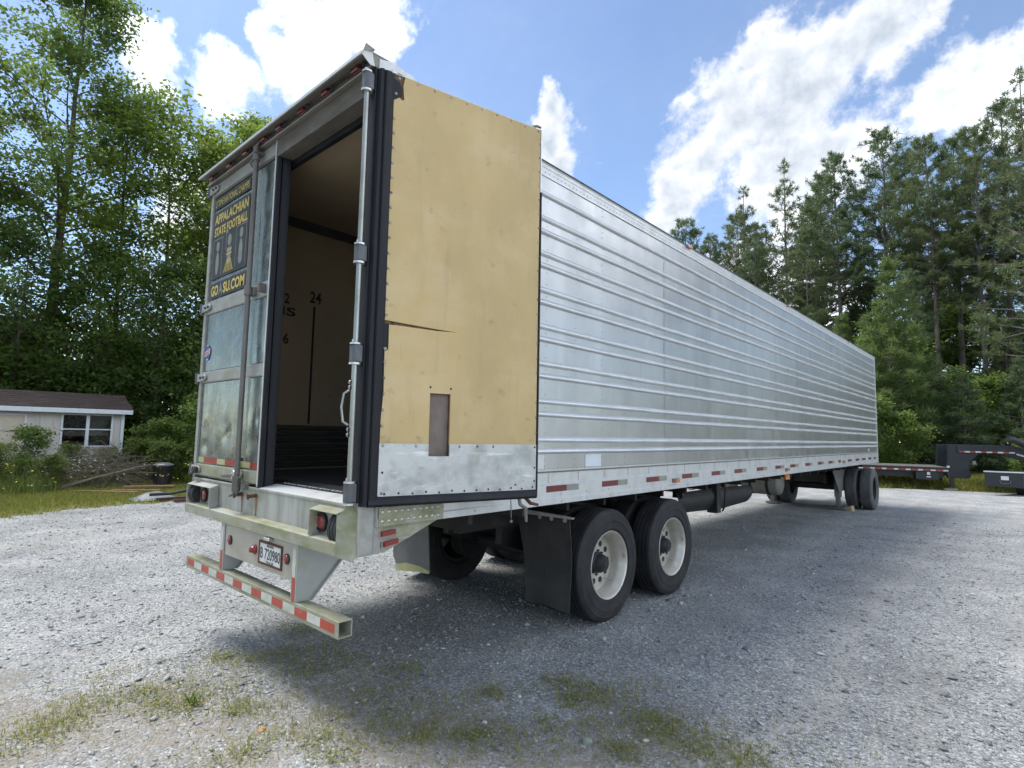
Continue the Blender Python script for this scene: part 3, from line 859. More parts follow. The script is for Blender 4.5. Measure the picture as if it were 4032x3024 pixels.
for (y, a, c) in tapes:
    MB().box(.0122, .0134, y, y + a, 1.212, 1.262).build('red_tape', 'tape_maroon', TR)
    if c: MB().box(.0122, .0134, y + a + .002, y + a + c, 1.212, 1.262).build('silver_tape', 'tape_silver', TR)
for (y, z) in ((3.93, 1.202), (7.83, 1.19), (11.7, 1.22)):
    e = emp('marker_lamp', TR, (0.013, y, z))
    MB().box(.0125, .022, y - .07, y + .07, z - .022, z + .022).build('lamp_base', 'rod_dark', e)
    MB().prism([(.022, y - .055), (.052, y - .042), (.052, y + .042), (.022, y + .055)], 'Z', z - .018, z + .018).build('lens', 'lens_amber', e, bevel=.004)
e = emp('marker_lamp', TR, (-.05, 7.9, 1.05)); MB().box(-.04, .0, 7.85, 8.05, 1.02, 1.105).build('lens', 'lens_amber', e, bevel=.01)
for y in (4.3, 8.1, 12.6):
    MB().box(.023, .045, y - .06, y + .06, ZT - .03, ZT - .004).build('roof_marker_lamp', 'lens_amber', TR, bevel=.004)
MB().box(.0025, .004, 2.242, 2.487, 1.398, 1.503).build('sticker_patch', 'white_patch', TR)
MB().add([(.0045, 1.45, 1.398), (.0045, 1.672, 1.398), (.0045, 1.672, 1.515), (.0045, 1.64, 1.507), (.0045, 1.62, 1.516), (.0045, 1.59, 1.508), (.0045, 1.45, 1.512)], [tuple(range(7))]).build('sticker_patch', 'plate_white', TR)
MB().box(.0045, .006, 14.35, 14.52, 1.42, 1.475).build('sticker_patch', 'plate_white', TR)

# rear corner plate with a double row of big rivets
b = MB(); b.prism([(.125, 1.116), (.62, 1.116), (.62, 1.21), (.50, 1.225), (.125, 1.225)], 'X', .0205, .026)
b.build('corner_plate', 'algae_steel', TR)
b = MB()
for k in range(10):
    for z in (1.145, 1.198): b.dome((.026, .15 + .047 * k, z), (1, 0, 0), .011, .008, 10)
b.build('plate_rivets', 'zinc', TR, kind='stuff', smooth=60)
# gusset under the rear right corner
b = MB(); b.prism([(.16, .96), (.20, .955), (.62, 1.113), (.16, 1.113)], 'X', -.06, -.012)
b.build('corner_gusset', 'algae_steel', TR, bevel=.003)
MB().prism([(.16, 1.02), (.36, 1.02), (.40, 1.035), (.16, 1.035)], 'X', -.012, -.003).build('gusset_rib', 'frame_steel', TR)
for (y0, y1, z0, z1, sl_) in ((.160, .262, 1.052, 1.082, .006), (.180, .285, .990, 1.022, .010)):
    MB().add([(.000, y0, z0), (.000, y1, z0 + sl_), (.000, y1, z1 + sl_), (.000, y0, z1), (.016, y0 + .004, z0 + .003), (.016, y1 - .004, z0 + sl_ + .003), (.016, y1 - .004, z1 + sl_ - .003), (.016, y0 + .004, z1 - .003)],
             [(0, 3, 2, 1), (4, 5, 6, 7), (0, 1, 5, 4), (1, 2, 6, 5), (2, 3, 7, 6), (3, 0, 4, 7)]).build('side_reflector', 'lens_red', TR)
    MB().box(-.011, -.0005, y0 - .01, y1 - .02, z0 - .004, z1).build('reflector_base', 'frame_steel', TR)

# ---- rear frame
b = MB(); b.prism([(-.115, 0.0), (0, 0.0), (0.004, .02), (0.004, .105), (-.004, .112), (-.004, .164), (-.115, .164)], 'Z', .955, 1.24)
b.build('corner_post', 'frame_steel', TR, bevel=.004)
MB().box(-.10, 0.0, .0, .118, 1.2405, 3.875).build('corner_post', 'frame_steel', TR, bevel=.003)
MB().box(-.099, .012, -.014, -.0005, 1.26, 3.872).build('post_seal', 'rubber_seal', TR, bevel=.003)
MB().box(-2.60, -2.575, .0, .118, .955, 3.875).build('corner_post', 'frame_steel', TR, bevel=.003)
b = MB(); b.prism([(.0, .956), (.11, .956), (.11, 1.235), (.03, 1.235), (.018, 1.243), (-.006, 1.243), (-.006, 1.228), (.0, 1.222)], 'X', -2.574, -.116)
b.build('rear_sill', 'sill_steel', TR, bevel=.003)
b = MB(); b.prism([(-.001, .958), (-.001, 1.043), (-.058, 1.033), (-.070, 1.026), (-.070, .956), (-.062, .956), (-.062, 1.0)], 'X', -2.52, -.10)
b.build('sill_lip', 'algae_steel', TR, bevel=.002)
b = MB(); b.add([(-.10, -.072, .955), (-.002, -.030, .935), (.0, -.002, .95), (.0, -.002, 1.20), (-.03, -.03, 1.255), (-.09, -.066, 1.19), (-.10, -.072, 1.19)], [tuple(range(7))])
b.add([(-.10, -.066, .955), (-.002, -.024, .935), (.0, -.001, .95), (.0, -.001, 1.20), (-.03, -.024, 1.255), (-.09, -.06, 1.19), (-.10, -.066, 1.19)], [tuple(range(6, -1, -1))])
b.build('corner_guard', 'algae_steel', TR)
# rust streaks below the two keeper bolts
for (x, z0) in ((-1.552, 1.18), (-1.312, 1.19)):
    n = 9; vs = []
    for k in range(n):
        t = k / (n - 1); w_ = .010 + .016 * (1 - t) ** 2 + random.uniform(-.002, .002)
        vs += [(x - w_ + .006 * t, -.0012, z0 - (z0 - 1.04) * t), (x + w_ + .006 * t, -.0012, z0 - (z0 - 1.04) * t)]
    MB().add(vs, [(2 * k, 2 * k + 1, 2 * k + 3, 2 * k + 2) for k in range(n - 1)]).build('rust_streak', 'rust_stain', TR)
    MB().cyl((x, -.001, z0), (x - .012, -.05, z0 - .006), .014, n=8).cyl((x - .012, -.05, z0 - .006), (x - .015, -.062, z0 - .008), .022, n=6).build('keeper_bolt', 'rust', TR)
# tail lamp boxes
for s, (xa, xb) in ((-1, (-2.50, -2.0)), (1, (-.415, -.105))):
    e = emp('lamp_box', TR, ((xa + xb) / 2, -.03, 1.04))
    b = MB()
    b.prism([(-.07, 1.188), (-.07, 1.194), (-.002, 1.214), (-.002, 1.205)], 'X', xa, xb)
    xi = xb if s < 0 else xa
    b.prism([(-.072, 1.036), (-.072, 1.188), (-.002, 1.205), (-.002, 1.04)], 'X', xi - .006, xi + .006)
    if s < 0: b.prism([(-.072, 1.036), (-.072, 1.188), (-.002, 1.205), (-.002, 1.04)], 'X', xa - .004, xa + .004)
    b.build('box_frame', 'algae_steel' if s > 0 else 'frame_steel', e, bevel=.002)
    cx = -.372 if s > 0 else -2.275
    zc = 1.112
    MB().lathe([(.002, .060), (-.014, .060), (-.017, .055), (-.014, .048), (.002, .048)], (cx, -.004, zc), 'Y', 28).build('lamp_grommet', 'rubber_black', e, smooth=40)
    MB().lathe([(-.004, .0475), (-.014, .045), (-.021, .030), (-.023, .0005)], (cx, -.002, zc), 'Y', 28).build('tail_lamp', 'lens_red', e, smooth=60)
    b = MB()
    x0, x1 = (-.214, -.112) if s > 0 else (-2.485, -2.385)
    n = 10
    pr = []
    for k in range(n + 1):
        t = k / n
        pr.append((-.010 - .058 * math.sin(PI * (0.10 + .85 * t)) ** .6, (1.015 if s > 0 else 1.045) + (.168 if s > 0 else .145) * t))
    pr = [(-.001, pr[0][1])] + pr + [(-.001, pr[-1][1])]
    for k in range(3):
        a_ = x0 + (x1 - x0) * k / 3
        b.prism(pr, 'X', a_ + .003, a_ + (x1 - x0) / 3 - .003)
    b.build('dock_bumper', 'rubber_black', e, bevel=.003)
# threshold plate
b = MB(); b.add([(-1.28, .005, 1.2445), (-.118, .005, 1.2445), (-.118, .13, 1.268), (-1.28, .13, 1.268), (-1.28, .0, 1.238), (-.118, .0, 1.238)], [(0, 1, 2, 3), (4, 5, 1, 0)])
b.build('threshold_plate', 'white_metal', TR)
b = MB(); b.add([(-1.28, .1305, 1.268), (-.118, .1305, 1.268), (-.118, .30, 1.2865), (-1.28, .30, 1.2865)], [(0, 1, 2, 3)])
b.build('drain_channel', 'floor_dark', TR)
b = MB()
for k in range(22):
    x = -1.25 + k * .051
    b.box(x, x + (.03 if k % 3 else .018), .17, .185, 1.272, 1.2765)
b.build('drain_slots', 'white_metal', TR, kind='stuff')

# header with drip cap and eight red lamps
MB().box(-2.574, -.101, .001, .115, 3.742, 3.8735).build('header_beam', 'header_grime', TR, bevel=.003)
MB().box(-2.55, -.11, .1155, .15, 3.70, 3.764).build('header_seal', 'rubber_seal', TR)
b = MB(); b.prism([(-.030, 3.874), (-.030, 3.930), (-.105, 3.902), (-.112, 3.906), (-.112, 3.914), (-.034, 3.950), (.14, 3.955), (.14, 3.874)], 'X', -2.606, .004)
b.build('header', 'drip_metal', TR, bevel=.002)
MB().box(-2.603, 0.002, -.0345, -.0305, 3.874, 3.882).build('header_trim', 'aluminium_rail', TR)
b = MB(); b.prism([(-.120, 3.900), (-.113, 3.900), (-.113, 3.915), (-.034, 3.952), (.10, 3.958), (.10, 3.963), (-.038, 3.957), (-.12, 3.919)], 'X', -2.612, .006)
# bent up corner of the drip cap
b.add([(.006, -.120, 3.900), (.03, -.118, 3.912), (.05, -.115, 3.945), (.05, -.11, 3.95), (.03, -.036, 3.958), (.006, -.034, 3.955), (.006, -.12, 3.919)], [(0, 1, 6), (1, 2, 3, 6), (3, 4, 5, 6)])
b.build('drip_cap', 'roof_metal', TR)
b = MB(); b.prism([(.012, 3.85), (.012, 3.935), (.10, 3.96), (.27, 3.95), (.29, 3.925), (.26, 3.885), (.06, 3.87), (.06, 3.84)], 'X', .003, .010)
b.build('corner_cap', 'white_metal', TR, bevel=.002)
MB().prism([(-.11, 3.905), (-.11, 3.928), (-.04, 3.945), (-.02, 3.87), (-.05, 3.865)], 'X', .0045, .009).build('corner_cap', 'white_metal', TR)
lampx = [-.154, -.518, -.844, -1.182, -1.44, -1.764, -2.099, -2.470]
for x in lampx:
    e = emp('clearance_lamp', TR, (x, -.03, 3.903))
    MB().box(x - .062, x + .055, -.035, -.0302, 3.886, 3.922).build('lamp_base', 'rod_dark', e)
    MB().prism([(x - .048, -.035), (x - .038, -.066), (x + .036, -.066), (x + .046, -.035)], 'Z', 3.889, 3.919).build('lens', 'lens_dull', e, bevel=.005)
b = MB()
path = []
x = -2.5
while x < -.1:
    path.append((x, -.040 - random.uniform(0, .012), 3.893 + random.uniform(-.006, .014))); x += .09
b.tube(path, .0055, 6)
for x in lampx: b.tube([(x + .06, -.04, 3.90), (x + .085, -.055, 3.908), (x + .11, -.05, 3.898)], .008, 6)
b.build('lamp_wiring', 'rubber_black', TR)

# ---- closed left door
DL = emp('closed_door', TR, (-1.93, .0, 1.25))
DL['label'] = 'dented closed rear door with black team decals'
xa, xb = -2.570, -1.302
MB().box(xa, xb, .022, .10, 1.252, 3.870).build('door_core', 'aluminium_door', DL)


def dented(name, x0, x1, z0, z1, dents, mat, y=.012):
    nx, nz = 26, max(10, int((z1 - z0) * 26))
    fn = smooth_noise(int(z0 * 100))
    vs, fs = [], []
    for i in range(nx + 1):
        for k in range(nz + 1):
            x = x0 + (x1 - x0) * i / nx; z = z0 + (z1 - z0) * k / nz
            d = .0035 * fn(x * 2.2, z * 2.2)
            for (dx_, dz_, r_, dep) in dents:
                q = ((x - dx_) ** 2 + (z - dz_) ** 2) / r_ ** 2
                d += dep * math.exp(-q * 2) * math.cos(min(q, 4) * 1.2)
            edge = min(i, nx - i, k, nz - k)
            vs.append((x, y + (d if edge > 0 else 0), z))
    m_ = nz + 1
    for i in range(nx):
        for k in range(nz):
            fs.append((i * m_ + k, (i + 1) * m_ + k, (i + 1) * m_ + k + 1, i * m_ + k + 1))
    return MB().add(vs, fs).build(name, mat, DL, smooth=60)


rd = random.Random(11)
low_d = [(rd.uniform(-2.5, -1.35), rd.uniform(1.42, 1.75), rd.uniform(.03, .075), rd.uniform(.006, .016)) for _ in range(16)]
top_d = [(-1.40, rd.uniform(2.85, 3.7), rd.uniform(.02, .05), rd.uniform(.003, .009)) for _ in range(12)]
dented('door_panel', -2.535, -1.315, 2.790, 3.735, top_d, 'aluminium_door')
dented('door_panel', -2.535, -1.315, 2.165, 2.662, [], 'aluminium_door')
dented('door_panel', -2.535, -1.315, 1.368, 2.055, low_d, 'aluminium_door')
for z0, z1 in ((3.755, 3.868), (2.664, 2.788), (2.057, 2.163), (1.262, 1.366)):
    b = MB(); b.prism([(.021, z0), (.002, z0 + .006), (.0, z0 + .014), (.0, z1 - .014), (.002, z1 - .006), (.021, z1)], 'X', -2.55, -1.306)
    b.build('door_band', 'frame_steel' if z0 > 1.3 else 'algae_steel', DL)
MB().box(-2.570, -2.536, -.004, .0215, 1.256, 3.868).build('door_stile', 'frame_steel', DL, bevel=.003)
MB().box(-1.316, -1.302, -.006, .0215, 1.252, 3.871).build('door_stile', 'aluminium_rail', DL, bevel=.002)
MB().prism([(-1.68, .0115), (-1.66, .004), (-1.58, .004), (-1.56, .0115)], 'Z', 1.37, 3.73).build('door_post', 'aluminium_door', DL)
b = MB()
b.prism([(-1.3015, .0), (-1.286, .006), (-1.28, .03), (-1.292, .045), (-1.278, .062), (-1.270, .10), (-1.3015, .112)], 'Z', 1.243, 3.862)
b.build('door_seal', 'rubber_seal', DL, smooth=50)
# decals
def decal(name, x0, x1, z0, z1, mat, lift=.0):
    return MB().box(x0, x1, .004 - lift, .0065 - lift, z0, z1).build(name, mat, DL)


decal('decal_strip', -2.505, -1.752, 3.622, 3.722, 'print_black')
decal('decal_panel', -2.502, -1.752, 2.975, 3.588, 'print_black')
decal('decal_strip', -2.478, -1.742, 2.800, 2.938, 'print_black')
yl = .0035
text('decal_lettering', '3 TIME NATIONAL CHAMPS', 'print_gold', DL, (-2.13, yl, 3.672), (1, 0, 0), (0, 0, 1), w=.70, h=.060, thick=.012)
text('decal_lettering', 'APPALACHIAN', 'print_gold', DL, (-2.128, yl, 3.520), (1, 0, 0), (0, 0, 1), w=.70, h=.088, thick=.030)
text('decal_lettering', 'STATE FOOTBALL', 'print_gold', DL, (-2.125, yl, 3.405), (1, 0, 0), (0, 0, 1), w=.69, h=.080, thick=.030)
text('decal_lettering', 'GO', 'print_gold', DL, (-2.385, yl, 2.868), (1, 0, 0), (0, 0, 1), w=.155, h=.095, thick=.035)
text('decal_lettering', 'A', 'print_grey', DL, (-2.255, yl, 2.872), (1, 0, 0), (0, 0, 1), w=.085, h=.105, thick=.035)
text('decal_lettering', 'SU.COM', 'print_gold', DL, (-1.985, yl, 2.868), (1, 0, 0), (0, 0, 1), w=.43, h=.095, thick=.035)


def oval(cx, cz, rx, rz, mat, y=.003, n=24, inner=None):
    if inner:
        vs = [(cx + rx * math.cos(2 * PI * i / n), y, cz + rz * math.sin(2 * PI * i / n)) for i in range(n)] + [(cx + rx * inner * math.cos(2 * PI * i / n), y, cz + rz * inner * math.sin(2 * PI * i / n)) for i in range(n)]
        return MB().add(vs, [(i, (i + 1) % n, n + (i + 1) % n, n + i) for i in range(n)]).build('decal_artwork', mat, DL)
    return MB().add([(cx + rx * math.cos(2 * PI * i / n), y, cz + rz * math.sin(2 * PI * i / n)) for i in range(n)], [tuple(range(n))]).build('decal_artwork', mat, DL)


for cx, zz in ((-2.375, 3.02), (-1.885, 3.04)):      # three plain trophies standing side by side
    oval(cx, zz + .245, .035, .045, 'print_grey')
    oval(cx, zz + .09, .036, .105, 'print_grey')
    b = MB(); w_ = .105
    b.box(cx - w_, cx - w_ + .007, .0028, .0036, zz - .03, zz + .31); b.box(cx + w_ - .012, cx + w_ - .005, .0028, .0036, zz - .03, zz + .31); b.box(cx - w_, cx + w_, .0028, .0036, zz + .31, zz + .317)
    b.build('decal_artwork', 'print_grey', DL)
oval(-1.885, 3.07, .040, .05, 'print_grey', y=.0025, inner=.7)
cx = -2.125
oval(cx, 3.275, .040, .052, 'print_grey')
b = MB()
b.prism([(cx - .03, 3.07), (cx + .03, 3.07), (cx + .05, 3.21), (cx - .05, 3.21)], 'Y', .0028, .0036)
b.box(cx - .075, cx - .067, .0028, .0036, 3.20, 3.36); b.box(cx - .09, cx - .04, .0028, .0036, 3.345, 3.37)
b.build('decal_artwork', 'print_grey', DL)
b = MB()
for k in range(6):
    t = -0.06 + k * .024
    b.add([(cx + t * .6, .0026, 3.11), (cx + t * .6 + .008, .0026, 3.11), (cx + t * 1.5 + .010, .0026, 3.0), (cx + t * 1.5 - .004, .0026, 3.0)], [(0, 1, 2, 3)])
b.box(cx - .06, cx + .06, .0024, .0027, 3.15, 3.158); b.box(cx - .05, cx + .055, .0024, .0027, 3.185, 3.192)
b.build('decal_artwork', 'print_gold', DL)
# round maker's sticker
n = 10
MB().add([(-2.463 + .060 * math.cos(2 * PI * i / n + .3), .0055, 2.325 + .068 * math.sin(2 * PI * i / n + .3)) for i in range(n)], [tuple(range(n))]).build('round_sticker', 'print_blue', DL)
MB().add([(-2.525, .0045, 2.290), (-2.400, .0045, 2.318), (-2.400, .0045, 2.362), (-2.525, .0045, 2.334)], [(0, 1, 2, 3)]).build('round_sticker', 'print_white', DL)
text('sticker_lettering', 'UTILITY', 'print_red', DL, (-2.4625, .0035, 2.326), (.976, 0, .218), (-.218, 0, .976), w=.112, h=.030, thick=.03, lift=.0005)
oval(-2.463, 2.39, .025, .004, 'print_white', y=.0045); oval(-2.463, 2.265, .03, .004, 'print_white', y=.0045)
# reflective tape along the foot
for k, (x0, x1, mt_) in enumerate(((-2.50, -2.378, 'tape_gold'), (-2.376, -2.092, 'tape_red'), (-2.090, -1.926, 'tape_gold'), (-1.924, -1.700, 'tape_red'), (-1.698, -1.46, 'tape_gold'), (-1.458, -1.318, 'tape_red'))):
    MB().box(x0, x1, .0035, .0055, 1.376, 1.420).build('reflective_tape', mt_, DL)
# strap hinges
for z in (3.815, 2.728, 2.105, 1.312):
    e = emp('strap_hinge', DL, (-2.55, -.01, z))
    b = MB(); pr = [(-2.60, z - .035), (-2.45, z - .030), (-2.415, z - .015), (-2.405, z), (-2.415, z + .018), (-2.45, z + .03), (-2.60, z + .035)]
    b.prism(pr, 'Y', -.020, -.0065); b.build('strap', 'frame_steel', e, bevel=.003)
    MB().cyl((-2.612, -.012, z - .05), (-2.612, -.012, z + .05), .017, n=12).build('knuckle', 'hinge_grey', e, smooth=40)
    b = MB()
    for x in (-2.51, -2.445): b.cyl((x, -.030, z), (x, -.0195, z), .011, n=6)
    b.build('hinge_bolts', 'rubber_black', e)
b = MB(); b.cyl((-2.47, -.022, 1.31), (-2.47, -.05, 1.31), .03, n=12).box(-2.50, -2.42, -.045, -.021, 1.285, 1.335)
b.build('door_stop', 'rubber_black', DL, bevel=.004)
# lock rod
e = emp('lock_rod', DL, (-1.552, -.05, 1.2))
MB().cyl((-1.556, -.048, 1.19), (-1.556, -.048, 3.87), .0195, n=16).build('rod', 'rod_dark', e, smooth=40)
MB().cyl((-1.556, -.048, 3.77), (-1.556, -.048, 3.885), .027, n=14).build('rod_sleeve', 'rod_dark', e, smooth=40)
MB().cyl((-1.556, -.048, 1.20), (-1.556, -.048, 1.315), .030, n=14).build('rod_sleeve', 'rod_dark', e, smooth=40)
b = MB()
for z in (2.725,):
    b.box(-1.60, -1.505, -.030, -.001, z - .03, z + .03); b.cyl((-1.556, -.048, z - .035), (-1.556, -.048, z + .035), .030, n=12)
b.build('rod_guide', 'rod_dark', e, bevel=.003)
b = MB(); b.box(-1.61, -1.52, -.075, -.001, 3.82, 3.835); b.tube([(-1.53, -.06, 3.83), (-1.50, -.075, 3.86), (-1.49, -.06, 3.90), (-1.51, -.05, 3.915)], .011, 8); b.tube([(-1.60, -.05, 3.80), (-1.635, -.06, 3.77), (-1.625, -.05, 3.745), (-1.59, -.05, 3.75)], .010, 8)
b.build('rod_cam', 'rod_dark', e)
b = MB(); b.box(-1.64, -1.57, -.055, -.001, 1.29, 1.355); b.cyl((-1.61, -.06, 1.322), (-1.61, -.05, 1.322), .035, n=14)
b.build('handle_hub', 'zinc', e, bevel=.004)
b = MB(); b.tube([(-1.60, -.045, 1.318), (-1.70, -.05, 1.312), (-1.78, -.046, 1.305), (-1.85, -.04, 1.30)], [.016, .018, .016, .013], 10)
b.build('lock_handle', 'rod_dark', e)
b = MB(); b.box(-1.66, -1.628, -.03, -.001, 1.37, 1.45); b.build('handle_catch', 'hinge_grey', e, bevel=.006)
b = MB(); b.tube([(-1.535, -.05, 1.17), (-1.53, -.055, 1.25), (-1.52, -.055, 1.30), (-1.47, -.055, 1.315), (-1.45, -.05, 1.345)], .006, 6); b.tube([(-1.61, -.07, 1.165), (-1.55, -.055, 1.185), (-1.515, -.05, 1.20)], .009, 6); b.box(-1.50, -1.44, -.04, -.001, 1.222, 1.262)
b.build('rod_keeper', 'rod_dark', e)
b = MB(); b.box(-1.385, -1.355, -.055, -.001, 2.69, 2.76); b.build('handle_catch', 'rod_dark', DL, bevel=.005)

# ---- open right door, swung round beside the trailer
DR = emp('open_door', TR, (.024, .002, 1.24))
DR['label'] = 'swung open rear door with yellow inner lining and black seal'
TH = 1.321
dx, dy = math.cos(TH), math.sin(TH)


def dp(u, n, z):
    return (.024 + u * dx + n * dy, .002 + u * dy - n * dx, z)


DZ0, DZ1, DW = 1.237, 3.872, 1.226
b = MB()
# core with an opening for the cut-out
b.box(.02, DW, -.085, -.042, DZ0 + .01, DZ1 - .004)
b.build('door_core', 'aluminium_rail', DR, xf=dp)
HU0, HU1, HZ0, HZ1 = .407, .5485, 1.522, 1.909
KZ0, KZ1 = 1.293, 1.598
LZ1 = DZ1 - .004
LU0, LU1 = .088, 1.2165
# yellow lining around the cut-out, with the corner torn off and the split at the hinge edge
def board(name, polys, n0, n1, mat):
    b = MB()
    for pl in polys:
        b.prism([(u_, n_) for u_, n_ in pl], 'Y', n0, n1)
    return b.build(name, mat, DR, xf=dp)


board('door_lining', [
    [(.100, 3.740), (.133, 3.728), (.150, 3.712), (.168, 3.718), (LU1, 3.718), (LU1, 2.9), (.098, 2.9)],
    [(.168, 3.718), (.158, 3.80), (.165, LZ1 - .02), (.17, LZ1), (LU1, LZ1), (LU1, 3.718)],
    [(.098, 2.9), (LU1, 2.9), (LU1, 2.306), (.59, 2.306), (.44, 2.310), (.30, 2.317), (.19, 2.322), (.099, 2.327)],
    [(.126, 2.301), (.19, 2.303), (.30, 2.301), (.44, 2.300), (.59, 2.306), (LU1, 2.306), (LU1, 2.15), (.127, 2.15)],
    [(.104, 2.15), (LU1, 2.15), (LU1, HZ1), (.108, HZ1)],
    [(.108, HZ1), (HU0, HZ1), (HU0, KZ1 - .01), (.088, KZ1 - .01)],
    [(HU1, HZ1), (LU1, HZ1), (LU1, KZ1 - .01), (HU1, KZ1 - .01)]], -.012, 0.0, 'liner_yellow')
board('kick_plate', [[(.089, KZ0 + .006), (.10, KZ0), (HU0, KZ0 - .002), (HU0, KZ1), (.084, KZ1 + .001)], [(HU0 + .0002, KZ0 - .002), (HU1 - .0002, KZ0 - .003), (HU1 - .0002, HZ0), (HU0 + .0002, HZ0)], [(HU1, KZ0 - .003), (1.217, KZ0 - .005), (1.217, KZ1), (HU1, KZ1)]], -.006, .0035, 'aluminium_worn')
b = MB(); b.box(HU0 - .02, HU1 + .02, -.0415, -.034, HZ0 - .02, HZ1 + .02); b.build('insulation_foam', 'foam_grey', DR, xf=dp)
b = MB(); b.box(HU0 - .004, HU0, -.034, -.0125, HZ0, HZ1); b.box(HU1, HU1 + .004, -.034, -.0125, HZ0, HZ1); b.box(HU0, HU1, -.034, -.0125, HZ1, HZ1 + .004); b.build('cutout_edge', 'foam_brown', DR, xf=dp)
b = MB(); b.box(.10, .1655, -.030, -.0125, 3.70, 3.865); b.build('torn_foam', 'foam_brown', DR, xf=dp)
b = MB(); b.box(.10, .60, -.020, -.0125, 2.29, 2.335); b.build('crack_filling', 'foam_brown', DR, xf=dp)
b = MB(); b.box(.098, .127, -.016, -.008, 2.13, 2.31); b.build('notch_plate', 'rubber_seal', DR, xf=dp)
# seal around the edge
sp = [(-.006, -.06), (-.008, -.01), (.008, .016), (.026, .020), (.034, .008), (.045, .018), (.070, .018), (.084, .010), (.096, .002), (.096, -.012), (.0, -.06)]
b = MB(); b.prism([(q[0], q[1]) for q in sp], 'Z', DZ0 + .004, DZ1 - .012); b.build('door_seal', 'rubber_seal', DR, xf=dp, smooth=40)
b = MB(); b.prism([(-.06, DZ0), (.012, DZ0 - .002), (.022, DZ0 + .012), (.020, DZ0 + .030), (.010, DZ0 + .045), (.0035, DZ0 + .056), (-.012, DZ0 + .056)], 'X', .036, DW - .006); b.build('door_seal', 'rubber_seal', DR, xf=dp, smooth=40)
b = MB(); b.prism([(DW - .004, -.05), (DW - .004, .004), (DW + .006, .006), (DW + .010, -.05)], 'Z', DZ0 + .02, 3.40); b.build('door_seal', 'rubber_seal', DR, xf=dp)
b = MB(); b.box(.02, DW + .004, -.084, .001, DZ1 - .004, DZ1); b.build('door_edge', 'white_metal', DR, xf=dp)
b = MB(); b.box(DW - .004, DW + .004, -.084, .0, 3.405, DZ1 - .005); b.build('door_edge', 'aluminium_rail', DR, xf=dp)
b = MB()
b.prism([(.06, 3.845), (.135, 3.815), (.150, 3.78), (.148, 3.735), (.09, 3.69)], 'Y', -.004, .006); b.build('torn_flap', 'rubber_seal', DR, xf=dp)
# screws
b = MB()
ND = (dy, -dx, 0)
z = 1.70
while z < 3.66:
    if not 2.12 < z < 2.34: b.dome(dp(.106, .0, z), ND, .0095, .007, 8)
    z += .094
z = 1.68
while z < 3.86: b.dome(dp(1.2125, 0, z), ND, .008, .006, 8); z += .104
u = .253
while u < 1.2: b.dome(dp(u, 0, 3.852), ND, .008, .006, 8); u += .118
for (u, z) in ((.115, 1.585), (.118, 1.31), (.325, 1.583), (.62, 1.583), (.75, 1.583), (.87, 1.583)): b.dome(dp(u, .0035, z), ND, .009, .006, 8)
for (u, z) in ((.128, 3.842), (.110, 3.738)): b.dome(dp(u, .007, z), ND, .010, .006, 8)
b.dome(dp(.108, 0, 2.155), ND, .013, .008, 8)
b.build('lining_screws', 'screw_steel', DR, kind='stuff', smooth=60)
b = MB()
for k in range(13): b.dome(dp(.135 + .088 * k, .0035, 1.306 + .004 * math.sin(k * 2.7)), ND, .0075, .003, 8)
for (u, z) in ((1.205, 1.58), (1.205, 1.44), (1.205, 1.35), (.118, 1.43), (.408, 1.945), (.549, 1.943), (1.05, 1.33)): b.dome(dp(u, .0035 if z < 1.6 else 0, z), ND, .0075, .003, 8)
b.build('screw_holes', 'print_black', DR, kind='stuff')
# latch hooks at the free edge
b = MB(); b.tube([dp(DW - .06, -.05, DZ1 - .01), dp(DW - .05, -.045, DZ1 + .03), dp(DW - .02, -.035, DZ1 + .040), dp(DW + .015, -.03, DZ1 + .036)], [.010, .010, .010, .008], 8); b.build('latch_hook', 'rod_dark', DR)
b = MB(); b.tube([dp(1.10, -.03, DZ0 + .01), dp(1.11, -.02, DZ0 - .045), dp(1.15, -.015, DZ0 - .07), dp(1.155, -.012, DZ0 - .16)], [.012, .013, .014, .009], 8); b.build('latch_hook', 'rod_dark', DR)
b = MB(); b.tube([dp(1.16, -.04, DZ0), dp(1.20, -.03, DZ0 - .04), dp(1.27, -.04, DZ0 - .055)], [.012, .013, .01], 8); b.build('latch_hook', 'rust', DR)
b = MB(); b.tube([dp(1.03, -.02, DZ0), dp(1.035, -.02, DZ0 - .05), dp(1.037, -.02, DZ0 - .13)], .003, 6); b.dome(dp(1.037, -.02, DZ0 - .15), ND, .012, .01, 8); b.build('tie_wire', 'rod_dark', DR)
# hinge rod, knuckles and grab handle
HX, HY = -.018, -.050
MB().cyl((HX, HY, 1.26), (HX, HY, 3.80), .0165, n=18).build('hinge_rod', 'rod_steel', TR, smooth=40)
for z0, z1 in ((3.715, 3.822), (2.655, 2.755), (2.06, 2.165), (1.262, 1.372)):
    e = emp('butt_hinge', TR, (HX, HY, z0))
    b = MB(); b.prism([(HX - .029, HY - .024), (HX + .020, HY - .026), (HX + .032, HY - .004), (HX + .030, HY + .034), (HX - .022, HY + .034), (HX - .032, HY + .0)], 'Z', z0, z1)
    b.build('knuckle', 'hinge_grey', e, bevel=.008)
    MB().cyl((HX - .002, HY, z1), (HX - .002, HY, z1 + .010), .033, n=12).build('hinge_washer', 'zinc', e)
    MB().cyl((HX - .002, HY, z0 - .012), (HX - .002, HY, z0), .034, n=12).build('hinge_washer', 'zinc', e)
    MB().cyl((HX - .006, HY - .004, z1 + .012), (HX - .006, HY - .004, z1 + .03), .016, n=6).build('hinge_bolt', 'zinc', e)
b = MB(); b.tube([(HX - .016, HY - .016, 1.70), (HX - .034, HY - .04, 1.72), (HX - .042, HY - .048, 1.80), (HX - .034, HY - .04, 1.88), (HX - .016, HY - .016, 1.90)], .0075, 8)
